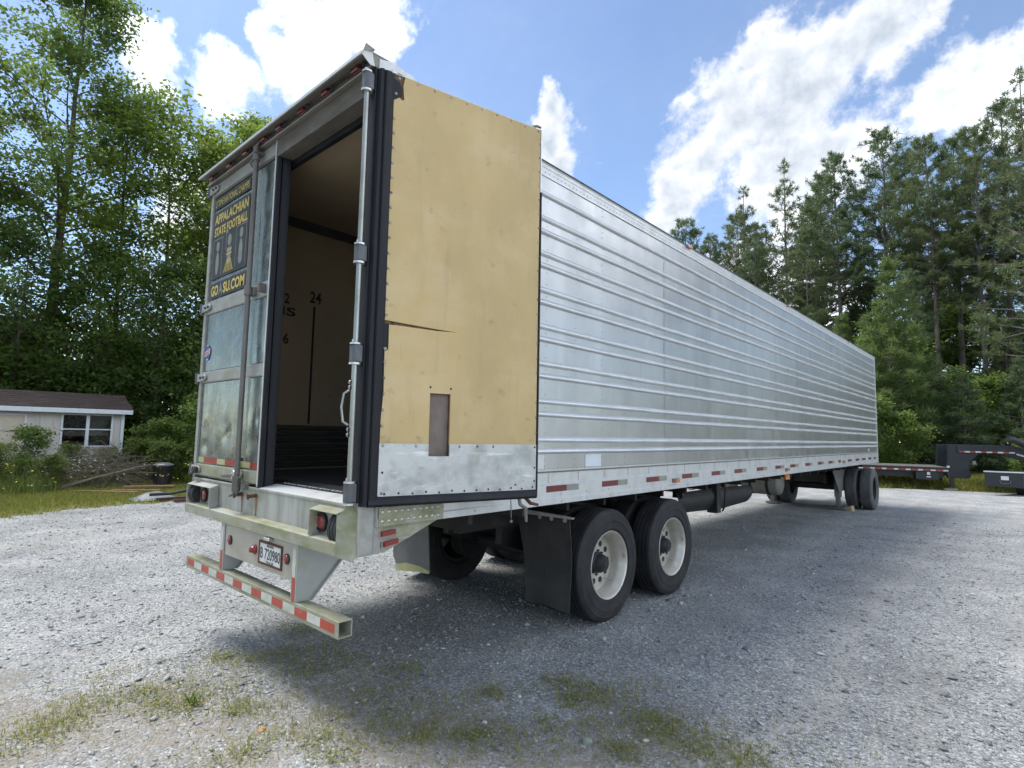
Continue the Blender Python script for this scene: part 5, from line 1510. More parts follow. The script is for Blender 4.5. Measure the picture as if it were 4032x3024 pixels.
plank('wooden_board', (-14.9, 1.25, .03), (-13.2, 2.35, .06), .16, .035, 'wood_plank', 'long brown board lying in the grass, nearest the brush pile', 'board')
plank('wooden_board', (-14.6, 2.4, .08), (-13.95, 3.4, .10), .18, .04, 'wood_plank', 'brown board lying in front of the black trash can', 'board')
plank('wooden_board', (-14.0, 2.0, .06), (-13.5, 2.95, .05), .15, .035, 'wood_plank', 'short brown board between the tarp and the trash can', 'board')
b = MB(); n = 14; vs = []
for i in range(n + 1):
    for k in range(n + 1):
        u, v = i / n, k / n
        hh = .16 * math.sin(PI * u) * math.sin(PI * v) + .04 * math.sin(9 * u + 2) * math.sin(7 * v) * math.sin(PI * u) * math.sin(PI * v)
        vs.append((-12.55 + .75 * u, 1.95 + .95 * v, .012 + max(0, hh)))
b.add(vs, [(i * (n + 1) + k, (i + 1) * (n + 1) + k, (i + 1) * (n + 1) + k + 1, i * (n + 1) + k + 1) for i in range(n) for k in range(n)])
tag(b.build('grey_tarp', 'tarp_grey', smooth=70), 'crumpled grey tarp heaped at the edge of the gravel', 'tarp')
RF = thing('steel_frame', 'dark red steel frame with a black pipe lying behind the trailer corner', 'steel frame', (-11.6, 3.0, 0))
b = MB(); b.box(-11.75, -11.65, 2.35, 4.4, .015, .075); b.build('frame_beam', 'red_steel', RF, bevel=.005)
b = MB(); b.box(-11.25, -11.15, 2.55, 4.4, .015, .075); b.build('frame_beam', 'red_steel', RF, bevel=.005)
b = MB(); b.tube([(-11.7, 2.2, .16), (-11.6, 2.6, .17), (-11.5, 2.85, .22), (-11.45, 3.05, .34), (-11.4, 3.3, .52)], .035, 8); b.build('bent_pipe', 'rubber_black', RF, smooth=60)

# ------------------------------------------------------------------ vegetation
def leaf_quads(C, size, rg, up=0.4, aspect=0.55):
    """one diamond per centre"""
    n = len(C)
    nrm = rg.normal(size=(n, 3)); nrm[:, 2] = np.abs(nrm[:, 2]) + up * 1.5
    nrm /= np.linalg.norm(nrm, axis=1, keepdims=True)
    a = rg.normal(size=(n, 3)); a -= nrm * (a * nrm).sum(1, keepdims=True); a /= np.linalg.norm(a, axis=1, keepdims=True)
    b_ = np.cross(nrm, a)
    s = (size * rg.uniform(.65, 1.35, n))[:, None]
    V = np.empty((n, 4, 3))
    V[:, 0] = C - a * s; V[:, 1] = C + b_ * s * aspect; V[:, 2] = C + a * s + nrm * s * -.25; V[:, 3] = C - b_ * s * aspect
    F = np.arange(n * 4).reshape(n, 4)
    return V.reshape(-1, 3), F


def broadleaf(name, seed, H, cb, R, nb, per, lsize, mat, tr, lean=(0, 0), bark='bark_grey', spread=.42, nsub=6, gap=0.0, bare=0):
    rg = np.random.default_rng(seed)
    root = bpy.data.objects.new(name, None); col.objects.link(root)
    wood = MB()
    npt = 9
    P = []
    wob = rg.normal(0, .12, (npt, 2)).cumsum(0) * (H / 15)
    for k in range(npt):
        t = k / (npt - 1)
        P.append(Vector((lean[0] * t * t * H + wob[k, 0] * t, lean[1] * t * t * H + wob[k, 1] * t, H * t * .96)))
    rr = [tr * (1 - .88 * (k / (npt - 1)) ** .8) * (1.25 if k == 0 else 1) for k in range(npt)]
    wood.tube(P, rr, 9)

    def trunk(t):
        f = t * (npt - 1); i = min(int(f), npt - 2)
        return P[i].lerp(P[i + 1], f - i), rr[i] + (rr[i + 1] - rr[i]) * (f - i)
    cents = []
    az = rg.uniform(0, 6.28)
    for j in range(nb):
        t = cb + (1 - cb) * ((j + rg.uniform(0, .8)) / nb) ** .9
        t = min(t, .985)
        az += 2.4 + rg.normal(0, .35)
        q = (t - cb) / (1 - cb)
        ln = R * max(.16, math.sin(PI * min(.98, .16 + .80 * q)) ** .75) * rg.uniform(.7, 1.2)
        el = math.radians(rg.uniform(8, 38) + 25 * q)
        base, br = trunk(t)
        d = Vector((math.cos(az) * math.cos(el), math.sin(az) * math.cos(el), math.sin(el)))
        pts = [base]
        for s_ in range(1, 6):
            dd = d + Vector(tuple(rg.normal(0, .10, 3))) + Vector((0, 0, .02 * s_))
            pts.append(pts[-1] + dd * (ln / 5))
        r0 = max(.012, br * .42)
        wood.tube(pts, [r0 * (1 - .82 * k / 5) for k in range(6)], 5)
        for s_ in range(nsub):
            u = .28 + .72 * (s_ + rg.uniform(0, .7)) / nsub
            f = min(u, .99) * 5; i = int(f)
            pb = pts[i].lerp(pts[min(i + 1, 5)], f - i)
            sd = (d * .5 + Vector(tuple(rg.normal(0, .6, 3))) + Vector((0, 0, .15))).normalized()
            sl_ = ln * rg.uniform(.18, .38) * (1.15 - .4 * u)
            tip = pb + sd * sl_
            wood.tube([pb, pb.lerp(tip, .5) + Vector(tuple(rg.normal(0, .03, 3))), tip], [r0 * .35, r0 * .22, .006], 4)
            if rg.uniform() < gap or j < bare: continue
            m_ = int(per * rg.uniform(.5, 1.4))
            w_ = rg.uniform(.15, 1.1, m_)[:, None]
            cc = np.array(pb) + (np.array(tip) - np.array(pb)) * w_ + rg.normal(0, 1, (m_, 3)) * np.array([spread, spread, spread * .5])
            cents.append(cc)
    C = np.concatenate(cents)
    V, F = leaf_quads(C, lsize, rg)
    wo = wood.build('trunk', bark, root, smooth=50)
    co = arr_mesh('crown', V, F, mat, root)
    return root


def pine(name, seed, H, cb, R, whorls, tufts, mat, tr, nlen=.26, nper=13, nw=.022, droop=0.0, sparse=0.0, bark='bark_pine', taper=1.0):
    rg = np.random.default_rng(seed)
    root = bpy.data.objects.new(name, None); col.objects.link(root)
    wood = MB()
    npt = 8
    wob = rg.normal(0, .06, (npt, 2)).cumsum(0) * (H / 18)
    P = [Vector((wob[k, 0] * k / npt, wob[k, 1] * k / npt, H * k / (npt - 1))) for k in range(npt)]
    rr = [tr * (1 - .9 * k / (npt - 1)) * (1.15 if k == 0 else 1) for k in range(npt)]
    wood.tube(P, rr, 9)

    def trunk(t):
        f = t * (npt - 1); i = min(int(f), npt - 2)
        return P[i].lerp(P[i + 1], f - i), rr[i] + (rr[i + 1] - rr[i]) * (f - i)
    # dead stubs below the crown
    for j in range(10):
        t = cb * rg.uniform(.45, 1.0); b0, br = trunk(t); az = rg.uniform(0, 6.28); ln = rg.uniform(.3, 1.3)
        wood.tube([b0, b0 + Vector((math.cos(az) * ln, math.sin(az) * ln, rg.uniform(-.2, .25) * ln))], [.025, .006], 4)
    C, D = [], []
    for j in range(whorls):
        q = (j + rg.uniform(0, .6)) / whorls
        t = min(cb + (1 - cb) * q, .99)
        nbr = int(rg.integers(3, 6))
        a0 = rg.uniform(0, 6.28)
        for k in range(nbr):
            if rg.uniform() < sparse: continue
            az = a0 + k * 2 * PI / nbr + rg.normal(0, .25)
            prof = (math.sin(PI * min(.97, .30 + .66 * q)) ** .8) if taper < 1 else max(.10, (1 - q) ** .75)
            ln = R * prof * rg.uniform(.65, 1.2)
            el = math.radians(rg.uniform(-12, 14) + 38 * q - droop)
            base, br = trunk(t)
            d = Vector((math.cos(az) * math.cos(el), math.sin(az) * math.cos(el), math.sin(el)))
            pts = [base]
            for s_ in range(1, 5):
                pts.append(pts[-1] + (d + Vector(tuple(rg.normal(0, .08, 3))) + Vector((0, 0, .05 * s_))) * (ln / 4))
            r0 = max(.010, min(.05, br * .45))
            wood.tube(pts, [r0 * (1 - .8 * s_ / 4) for s_ in range(5)], 4)
            nt_ = max(3, int(tufts * prof * rg.uniform(.7, 1.3)))
            for s_ in range(nt_):
                u = .30 + .70 * rg.uniform() ** .7
                f = min(u, .995) * 4; i = int(f)
                pb = pts[i].lerp(pts[i + 1], f - i)
                side = Vector(tuple(rg.normal(0, 1, 3))); side = (side - d * side.dot(d))
                side.z *= .45
                pb = pb + side * (ln * .13 * (1.25 - u) + .05)
                C.append(tuple(pb)); dd = (d * .6 + side.normalized() * .5 + Vector((0, 0, .55))).normalized(); D.append(tuple(dd))
    b0, br = trunk(.99)
    for s_ in range(6): C.append((b0.x + rg.normal(0, .08), b0.y + rg.normal(0, .08), b0.z + rg.uniform(-.2, .35))); D.append((0, 0, 1))
    C = np.array(C); D = np.array(D)
    n = len(C)
    Cn = np.repeat(C, nper, 0); Dn = np.repeat(D, nper, 0)
    v = rg.normal(size=Cn.shape) * .75 + Dn * .85
    v /= np.linalg.norm(v, axis=1, keepdims=True)
    L_ = nlen * rg.uniform(.7, 1.25, len(Cn))[:, None]
    s = rg.normal(size=Cn.shape); s -= v * (s * v).sum(1, keepdims=True); s /= np.linalg.norm(s, axis=1, keepdims=True)
    base = Cn + rg.normal(0, .05, Cn.shape)
    V = np.empty((len(Cn), 3, 3))
    V[:, 0] = base - s * nw; V[:, 1] = base + s * nw; V[:, 2] = base + v * L_
    F = np.arange(len(Cn) * 3).reshape(-1, 3)
    wood.build('trunk', bark, root, smooth=50)
    arr_mesh('crown', V.reshape(-1, 3), F, mat, root)
    return root


def place(root, used, loc, rz, sc_, label, cat, group=None):
    if root.name in used:
        o = root.copy(); col.objects.link(o)
        for ch in list(root.children): cpy(ch, o)
    else:
        o = root; used.add(root.name)
    o.location = (loc[0], loc[1], loc[2] if len(loc) > 2 else 0)
    o.rotation_euler = (0, 0, rz)
    o.scale = sc_ if isinstance(sc_, tuple) else (sc_,) * 3
    tag(o, label, cat, group)
    return o


used = set()
# --- leafy trees behind the shed
tA = broadleaf('leafy_tree', 1, 20, .22, 4.2, 38, 80, .088, 'leaf_green', .24, spread=.30, nsub=7)
tB = broadleaf('leafy_tree', 2, 15, .16, 3.6, 34, 48, .098, 'leaf_yellow', .15, lean=(.006, .010), spread=.36, nsub=7)
tC = broadleaf('leafy_tree', 3, 15, .30, 3.2, 30, 36, .098, 'leaf_yellow', .12, lean=(-.004, .016), spread=.34, nsub=6, gap=.18)
tD = broadleaf('leafy_tree', 4, 12, .12, 3.6, 32, 26, .100, 'leaf_dark', .14, spread=.38, nsub=7)
tE = broadleaf('leafy_tree', 5, 10, .06, 3.0, 32, 32, .095, 'leaf_green', .10, spread=.36, nsub=7)
tF = broadleaf('dark_thicket', 6, 3.6, .04, 2.0, 24, 60, .085, 'leaf_green', .05, spread=.32, nsub=6)
for k, (p_, s_) in enumerate((((-23.0, -.6), 1.0), ((-23.6, 1.6), 1.1), ((-23.2, 3.6), 1.0), ((-22.4, 5.2), 1.1), ((-21.6, 6.8), 1.0), ((-20.6, 8.6), 1.1), ((-26.5, 4.6), 1.5), ((-26.0, 1.0), 1.5), ((-25.0, 7.6), 1.5))):
    place(tF, used, p_, k * 1.1, s_, ('dark thicket behind the left end of the shed', 'dark thicket behind the shed ridge', 'dark thicket behind the shed window', 'dark thicket just beyond the shed corner', 'dark thicket between the shed and the trailer', 'dark thicket behind the trailer rear corner', 'tall thicket deep behind the shed window', 'tall thicket deep behind the garage door', 'tall thicket deep between shed and trailer')[k], 'thicket', 'thicket under the leafy trees')
GL = 'leafy trees behind the shed'
TL = [
    (tA, (-24.2, 1.9), 0.4, 1.0, 'tallest leafy tree behind the shed, its trunk near the left edge'),
    (tA, (-27.5, -1.5), 2.4, .92, 'tall leafy tree at the far left edge, cut off by the frame'),
    (tB, (-24.6, 4.1), 0.0, 1.02, 'yellow green leafy tree just right of the tallest tree'),
    (tC, (-23.8, 5.6), 1.2, 1.05, 'slender leafy tree with bare twig tips rising above its neighbours'),
    (tB, (-22.6, 6.6), 3.0, .93, 'yellow green leafy tree second from the trailer'),
    (tC, (-23.5, 8.0), 4.0, 1.06, 'thin leafy tree closest to the trailer rear corner'),
    (tA, (-25.0, 9.6), 1.0, .86, 'dark leafy tree showing above the trailer header'),
    (tD, (-26.4, 12.5), 2.0, 1.45, 'leafy tree top peeking above the trailer roof edge'),
    (tD, (-23.2, 1.0), 0.7, .72, 'dark bushy tree directly behind the shed roof on the left'),
    (tE, (-22.9, 3.2), 2.2, .85, 'mid green bushy tree behind the middle of the shed roof'),
    (tD, (-21.6, 4.9), 3.9, .66, 'dark bushy tree off the right end of the shed'),
    (tE, (-20.4, 6.3), 5.1, .8, 'green bushy tree against the trailer rear corner'),
    (tE, (-25.5, -.2), 1.4, 1.1, 'green bushy tree behind the garage door end of the shed'),
    (tD, (-19.4, 9.5), 0.2, .9, 'dark leafy tree hidden behind the rear of the silver trailer'),
    (tB, (-24.0, 15.5), 0.9, .95, 'leafy tree hidden behind the middle of the silver trailer'),
    (tE, (-20.5, -3.8), 2.9, 1.25, 'leafy tree beyond the left edge beside the shed'),
]
for (r_, p_, rz, s_, lb) in TL:
    place(r_, used, p_, rz, s_, lb, 'tree', GL)

# --- pines on the right
pA = pine('pine_tree', 21, 21, .52, 2.8, 21, 27, 'needle_dark', .22, taper=.5)
pB = pine('pine_tree', 22, 21, .50, 2.6, 21, 26, 'needle_olive', .19, taper=.5)
pC = pine('pine_tree', 23, 21, .28, 3.6, 25, 22, 'needle_olive', .17, sparse=.12, taper=1.0)
pD = pine('pine_tree', 24, 18, .22, 3.0, 26, 28, 'needle_dark', .18, taper=.5)
pY = pine('young_pine', 25, 9.6, .06, 2.5, 22, 26, 'needle_young', .10, nlen=.30, nper=16, nw=.020, taper=1.0)
GP = 'pines along the edge of the yard'
PL = [
    (pD, (-16.6, 39.9), .3, 1.05, 'round topped pine closest to the trailer roof'),
    (pD, (-14.1, 38.8), 1.9, .93, 'low dark pine just right of the round topped pine'),
    (pC, (-11.8, 39.7), 2.6, .97, 'sparse pine with ragged upswept branches, third from the trailer roof'),
    (pC, (-9.0, 40.6), 4.1, 1.04, 'ragged pine with bare twiggy top, fourth from the trailer roof'),
    (pA, (-5.5, 39.3), .8, .98, 'straight pine with long bare trunk above the trailer nose'),
    (pA, (-3.0, 39.8), 2.2, 1.02, 'tall pine with full crown above the young pine'),
    (pB, (-.5, 38.0), 3.1, .93, 'pine with a thin forked trunk right of the full crown pine'),
    (pA, (.3, 42.1), 4.6, .99, 'pine standing just behind the thin forked pine'),
    (pB, (1.6, 38.2), 5.2, .92, 'bare trunked pine second from the right edge'),
    (pC, (3.4, 34.6), 1.0, .96, 'nearest pine, its spiky top touching the right edge'),
    (pB, (-2.4, 45.5), 2.8, 1.06, 'far pine seen between the two tall full pines'),
    (pD, (-8.3, 46.0), 3.6, 1.15, 'dense dark pine deep in the stand behind the ragged pine'),
    (pD, (-12.5, 44.5), 5.6, 1.05, 'dense dark pine deep behind the sparse pine'),
    (pD, (4.6, 41.0), 2.9, 1.1, 'dense dark pine filling the right edge'),
    (pB, (-6.9, 37.0), 4.9, .72, 'shorter pine between the ragged and the straight pines'),
    (pD, (-1.5, 36.0), 5.8, .62, 'short dark pine behind the young pine'),
    (pD, (2.4, 37.0), .1, .45, 'short dark pine below the bare trunks at the right'),
    (pA, (-20.5, 44.0), 1.2, .85, 'pine hidden behind the trailer roof'),
    (pB, (-7.3, 42.0), 1.1, .98, 'pine just left of the straight bare trunked pine'),
    (pD, (-10.4, 37.5), 2.0, .84, 'low full pine rising just above the middle of the trailer roof'),
    (pB, (-13.0, 42.0), 3.0, .92, 'pine behind the sparse ragged pine'),
    (pA, (2.6, 40.5), 4.0, 1.02, 'tall pine between the bare trunked pine and the right edge'),
]
for (r_, p_, rz, s_, lb) in PL:
    place(r_, used, p_, rz, s_, lb, 'pine', GP)
place(pY, used, (-1.6, 29.2), .4, 1.05, 'light green young pine beside the trailer nose', 'pine')
place(pY, used, (-3.4, 29.0), 2.4, .8, 'smaller light green young pine half hidden by the trailer nose', 'pine')
for k, (x, y, s_) in enumerate([(7.5, 37, 1.0), (11, 39, .95), (15, 36, 1.02), (19, 38, .9), (23, 34, 1.0), (27, 30, .95), (30, 24, 1.0), (32, 17, .9), (33, 10, 1.0), (31, 3, .95), (32, -5, 1.0)]):
    place((pA, pB, pD)[k % 3], used, (x, y), k * 1.7, s_, 'pine standing outside the frame on the right hand side of the yard', 'pine', 'pines beside the yard')
for k, (x, y, s_) in enumerate([(-16, -12, 1.0), (-11, -17, 1.1), (-5, -20, 1.0), (-20, -8, .9), (2, -22, 1.0)]):
    place((tA, tD, tB)[k % 3], used, (x, y), k * 1.3, s_, 'leafy tree standing outside the frame behind the camera', 'tree', 'trees behind the camera')

# --- understorey on the right: leafy saplings and low conifers
sA = broadleaf('leafy_sapling', 31, 4.6, .05, 1.7, 22, 50, .085, 'leaf_bright', .04, spread=.24, nsub=5)
sB = broadleaf('leafy_sapling', 32, 6.5, .06, 2.3, 26, 52, .090, 'leaf_green', .06, spread=.30, nsub=6)
hA = pine('low_conifer', 33, 7.5, .05, 2.7, 26, 34, 'needle_dark', .09, nlen=.20, nper=12, nw=.026, droop=14, taper=1.0)
SP = [
    (sA, (-2.1, 25.9), .2, .74, 'bright yellow green sapling beside the trailer nose'),
    (sA, (-.7, 26.5), 2.2, .60, 'bright yellow green sapling left of the gooseneck upright'),
    (sB, (-3.6, 28.6), 1.2, .7, 'green leafy sapling tucked behind the trailer nose'),
    (hA, (1.0, 29.6), .6, .62, 'drooping low conifer above the gooseneck beam'),
    (hA, (2.9, 30.6), 2.3, .70, 'drooping low conifer at the right edge above the flatbed truck'),
    (hA, (-.3, 32.0), 4.0, .75, 'tall drooping conifer right of the young pine'),
    (sB, (1.9, 31.6), 4.2, .7, 'green leafy sapling between the two drooping conifers'),
    (sB, (4.4, 32.0), 3.1, .8, 'green leafy sapling cut off by the right edge'),
    (sA, (2.9, 26.4), 4.4, .36, 'small bright sapling behind the gooseneck neck beam'),
    (hA, (-5.4, 31.0), 5.2, 1.1, 'low conifer mostly hidden behind the trailer nose'),
    (sB, (-2.4, 32.8), .9, 1.15, 'leafy sapling in the shade behind the young pine'),
    (hA, (4.6, 35.0), 1.4, .8, 'low conifer under the nearest pine'),
    (sB, (.6, 35.2), 2.4, .8, 'leafy sapling under the bare pine trunks'),
    (hA, (-7.6, 35.0), 3.0, 1.2, 'low conifer under the shorter pine'),
    (hA, (2.2, 37.5), 3.5, .85, 'low conifer deep under the bare trunks'),
    (hA, (-5.0, 43.5), .5, 1.75, 'tall dark conifer deep in the wood behind the straight pine'),
    (hA, (-1.6, 47.5), 1.5, 1.9, 'tall dark conifer deep in the wood behind the full crown pine'),
    (hA, (1.2, 48.0), 2.6, 1.9, 'tall dark conifer deep in the wood behind the forked pine'),
    (hA, (4.4, 47.0), 3.6, 1.9, 'tall dark conifer deep in the wood at the right edge'),
    (hA, (-9.5, 47.0), 4.4, 1.8, 'tall dark conifer deep in the wood above the trailer roof'),
    (sB, (-6.5, 47.0), 5.3, 1.7, 'leafy sapling deep in the wood behind the pines'),
    (sB, (-.2, 44.2), .8, 1.6, 'leafy sapling deep in the wood between the pale trunks'),
]
for (r_, p_, rz, s_, lb) in SP:
    place(r_, used, p_, rz, s_, lb, 'conifer' if r_ is hA else 'sapling', 'understorey at the edge of the woods')

for k, (x, y, s_) in enumerate([(-21.0, 13.0, .85), (-20.2, 17.0, .8), (-19.6, 20.5, .85), (-18.8, 24.0, .8), (-17.6, 27.5, .85), (-15.6, 31.0, .8), (-13.0, 34.0, .8)]):
    place((tE, tD)[k % 2], used, (x, y), k * 1.9, s_ * (.85 if k % 2 else 1), 'leafy tree hidden behind the long side of the silver trailer', 'tree', 'trees hidden by the trailer')
    place(tF, used, (x - 1.0, y + 1.8), k * 2.3, 1.1, 'thicket hidden behind the long side of the silver trailer', 'thicket', 'thickets hidden by the trailer')
for k, (x, y, s_) in enumerate([(6.8, 33.0, .9), (9.6, 35.5, 1.0), (12.6, 33.5, .9), (16, 34, 1.0), (20, 32.5, .9)]):
    place(hA, used, (x, y), k * 1.9, s_, 'low conifer standing outside the frame on the right hand side of the yard', 'conifer', 'conifers beside the yard')

# --- shrubs and weeds round the shed
bA = broadleaf('leafy_shrub', 41, 1.9, .05, .95, 16, 40, .055, 'weed_leaf', .02, spread=.14, nsub=5)
bB = broadleaf('leafy_shrub', 42, 2.6, .05, 1.2, 18, 44, .065, 'leaf_bright', .025, spread=.17, nsub=5)
SB = [
    (bB, (-15.6, 4.75), .3, .92, 'bright leafy shrub between the shed and the trailer'),
    (bA, (-15.9, 3.7), 1.3, .62, 'weedy shrub right behind the black trash can'),
    (bA, (-17.0, 3.3), 2.0, .65, 'weedy shrub in front of the shed corner'),
    (bA, (-16.0, -.1), 2.9, .62, 'leafy weed clump below the garage door'),
    (bB, (-17.4, .85), 4.0, .58, 'tall leafy weed rising in front of the garage door jamb'),
    (bA, (-15.2, -.6), 4.8, .55, 'leafy weed clump at the left edge of the picture'),
    (bA, (-15.3, 1.0), 5.5, .45, 'low weed clump in front of the brush pile'),
    (bA, (-16.6, 5.6), .8, 1.0, 'weedy shrub against the trailer rear corner'),
    (bB, (-18.0, 5.6), 1.8, 1.05, 'leafy shrub in the shade beyond the shed corner'),
    (bA, (-14.2, 4.6), 3.6, .6, 'low weed clump right of the trash can'),
    (bA, (-17.2, 2.6), 1.1, .5, 'weed clump below the right half of the shed window'),
    (bA, (-17.3, 1.7), 4.1, .55, 'weed clump below the left half of the shed window'),
    (bB, (-16.9, 3.9), 5.0, .7, 'bright leafy weed at the shed corner trim'),
]
for (r_, p_, rz, s_, lb) in SB:
    place(r_, used, p_, rz, s_, lb, 'shrub', 'shrubs in the verge')
# brush pile
BP = thing('brush_pile', 'tangled heap of dead grey branches in front of the shed window', 'brush pile', (-15.9, 2.2, 0))
b = MB(); rg = np.random.default_rng(51)
for k in range(420):
    a = rg.uniform(0, 6.28); rad = 1.35 * math.sqrt(rg.uniform()); hz = max(0.02, (1.35 - .95 * rad / 1.35) * rg.uniform())
    c_ = Vector((-15.9 + rad * math.cos(a) * .7, 2.15 + rad * math.sin(a), hz))
    d_ = Vector((rg.normal(0, .5), rg.normal(0, 1), rg.normal(0, .45))).normalized() * rg.uniform(.2, .7)
    mid = c_ + Vector(tuple(rg.normal(0, .06, 3)))
    p0, p1 = c_ - d_, c_ + d_
    p0.z = max(.01, p0.z); p1.z = max(.01, p1.z); mid.z = max(.02, mid.z)
    r_ = rg.uniform(.004, .014)
    b.tube([p0, mid, p1], [r_, r_ * .8, r_ * .4], 4)
b.build('dead_branches', 'twig_grey', BP, kind='stuff')
for (p0, p1, r_) in (((-15.2, 1.2, .08), (-14.9, 2.7, .55), .03), ((-15.3, .9, .03), (-15.2, 2.2, .35), .035), ((-15.5, 2.4, .4), (-15.0, 3.1, .62), .03)):
    MB().tube([p0, Vector(p0).lerp(Vector(p1), .5) + Vector((0, 0, .04)), p1], [r_, r_ * .9, r_ * .6], 7).build('log', 'twig_grey', BP, smooth=60)

# --- grasses
def blades(P, h, w, rg, lean=.5):
    n = len(P)
    a = rg.uniform(0, 2 * PI, n)
    side = np.stack([np.cos(a), np.sin(a), np.zeros(n)], 1) * (w * rg.uniform(.6, 1.3, n))[:, None]
    b_ = rg.uniform(0, 2 * PI, n)
    H_ = (h * rg.uniform(.45, 1.25, n))
    ln = rg.uniform(.05, lean, n) * H_
    dr = np.stack([np.cos(b_) * ln, np.sin(b_) * ln, np.zeros(n)], 1)
    mid = P + dr * .35; mid[:, 2] += H_ * .6
    tip = P + dr; tip[:, 2] += H_
    V = np.empty((n, 5, 3)); V[:, 0] = P - side; V[:, 1] = P + side; V[:, 2] = mid + side * .8; V[:, 3] = mid - side * .8; V[:, 4] = tip
    i = np.arange(n)[:, None] * 5
    F = np.concatenate([i + np.array([[0, 1, 2]]), i + np.array([[0, 2, 3]]), i + np.array([[3, 2, 4]])], 1).reshape(-1, 3)
    return V.reshape(-1, 3), F


def inpoly_left(x, y):
    ex = np.interp(y, [p[1] for p in edgeL], [p[0] for p in edgeL])
    return x < ex


rg = np.random.default_rng(61)
n = 90000
x = rg.uniform(-17.4, -10.0, n); y = rg.uniform(-2.2, 6.2, n)
ex = np.interp(y, [p[1] for p in edgeL], [p[0] for p in edgeL])
dep = ex - x
keep = (dep > -.25) & (rg.uniform(size=n) < np.clip(.12 + .5 * dep, 0, 1))
P = np.stack([x, y, np.zeros(n)], 1)[keep]; dep = dep[keep]
h = np.clip(.05 + .03 * dep, .05, .09) + np.where(dep > 3.4, .14 * np.clip((dep - 3.4) / 1.2, 0, 1), 0)
V, F = blades(P, h, .010, rg)
o = arr_mesh('verge_grass', V, F, 'grass_verge'); tag(o, 'yellow green grass along the edge of the gravel by the shed', 'grass'); o['kind'] = 'stuff'
# tall weeds with seed heads and flowers
n = 8200
x = rg.uniform(-18.6, -14.4, n); y = rg.uniform(-1.5, 6.0, n)
k_ = ~((x > -15.4) & (y > 2.75) & (y < 4.0)) & ~((x > -15.2) & (y > 1.0) & (y < 3))
P = np.stack([x, y, np.zeros(n)], 1)[k_]
V, F = blades(P, np.where(P[:, 0] < -16.2, .72, .42), .010, rg, .8)
o = arr_mesh('tall_weeds', V, F, 'weed_leaf'); tag(o, 'tall unmown weeds in front of the shed', 'weeds'); o['kind'] = 'stuff'
C = np.stack([rg.uniform(-16.5, -13.6, 170), rg.uniform(-1, 5.5, 170), rg.uniform(.25, .75, 170)], 1)
V, F = leaf_quads(C[:110], .03, rg, 1.5, .9)
o = arr_mesh('yellow_flowers', V, F, 'flower_yellow'); tag(o, 'scattered yellow wild flowers among the weeds', 'flowers'); o['kind'] = 'stuff'
V, F = leaf_quads(np.concatenate([C[110:], np.stack([rg.normal(-15.3, .2, 90), rg.normal(1.5, .3, 90), rg.uniform(.5, .85, 90)], 1)]), .02, rg, 1.5, .9)
o = arr_mesh('white_flowers', V, F, 'flower_white'); tag(o, 'small white blossoms beside the brush pile', 'flowers'); o['kind'] = 'stuff'
# grass strip on the right
n = 60000
x = rg.uniform(-6, 12, n); y = rg.uniform(21.5, 29.5, n)
ey = np.interp(x, [p[0] for p in edgeR], [p[1] for p in edgeR])
dep = y - ey
keep = (dep > -.1) & (rg.uniform(size=n) < np.clip(.2 + dep, 0, 1))
P = np.stack([x, y, np.zeros(n)], 1)[keep]; dep = dep[keep]
V, F = blades(P, np.clip(.10 + .12 * dep, .08, .40), .014, rg)
o = arr_mesh('strip_grass', V, F, 'grass_verge'); tag(o, 'rough green grass strip below the gooseneck flatbed', 'grass'); o['kind'] = 'stuff'

# --- weeds growing through the gravel in the foreground
spots = [(-1.39, 0.28), (-0.98, -0.4), (-1.59, -0.06), (-1.09, -0.21), (-1.38, 0.08), (-1.05, 0.17), (-1.19, 0.48), (-0.93, 0.53), (-1.24, -0.46), (-0.97, -0.51), (-1.33, -0.74), (-1.31, -1.13), (-1.28, -1.18), (-1.47, -0.87), (-1.4, -0.61), (-0.74, -0.28), (-0.62, -0.17), (-1.13, -1.27), (-0.92, 0.23), (-0.3, 0.33), (-0.23, 0.49), (-0.24, 0.03), (0.04, 0.19), (0.28, 0.27), (0.27, 0.41), (0.2, 0.91), (0.3, 1.17), (0.42, 1.34), (0.67, 1.38), (0.77, 1.37), (0.62, 1.19), (0.85, 1.61), (1.02, 1.26), (1.13, 1.29), (1.19, 1.31), (1.31, 1.31), (1.01, 0.98), (1.16, 0.91), (0.48, 0.46), (0.57, 0.59), (0.76, 0.67), (0.46, 0.21), (-0.07, -0.14), (0.13, -0.18), (-0.26, -0.46), (-0.27, -0.57), (0.7, 0.86), (0.87, 1.0), (1.63, 1.3), (1.51, 1.26), (1.42, 1.2), (1.71, 1.45), (0.16, -0.06), (-0.29, -0.25), (0.12, 0.6), (-0.46, 0.75), (-0.69, 0.65), (-1.11, -0.61), (-1.39, -0.97), (-1.2, -1.06), (-1.74, 0.62), (-1.37, 0.75)]
PP, HH, CC = [], [], []
for i, (sx_, sy_) in enumerate(spots):
    lush = rg.uniform(.4, 1.2)
    m_ = int(70 * lush)
    r_ = rg.uniform(.05, .13)
    PP.append(np.stack([rg.normal(sx_, r_, m_), rg.normal(sy_, r_, m_), np.zeros(m_)], 1)); HH.append(np.full(m_, .022 + .026 * lush))
    if i % 5 != 1:
        c_ = int(150 * lush)
        CC.append(np.stack([rg.normal(sx_ + .03, r_ * 1.2, c_), rg.normal(sy_, r_ * 1.2, c_), rg.uniform(.005, .035, c_)], 1))
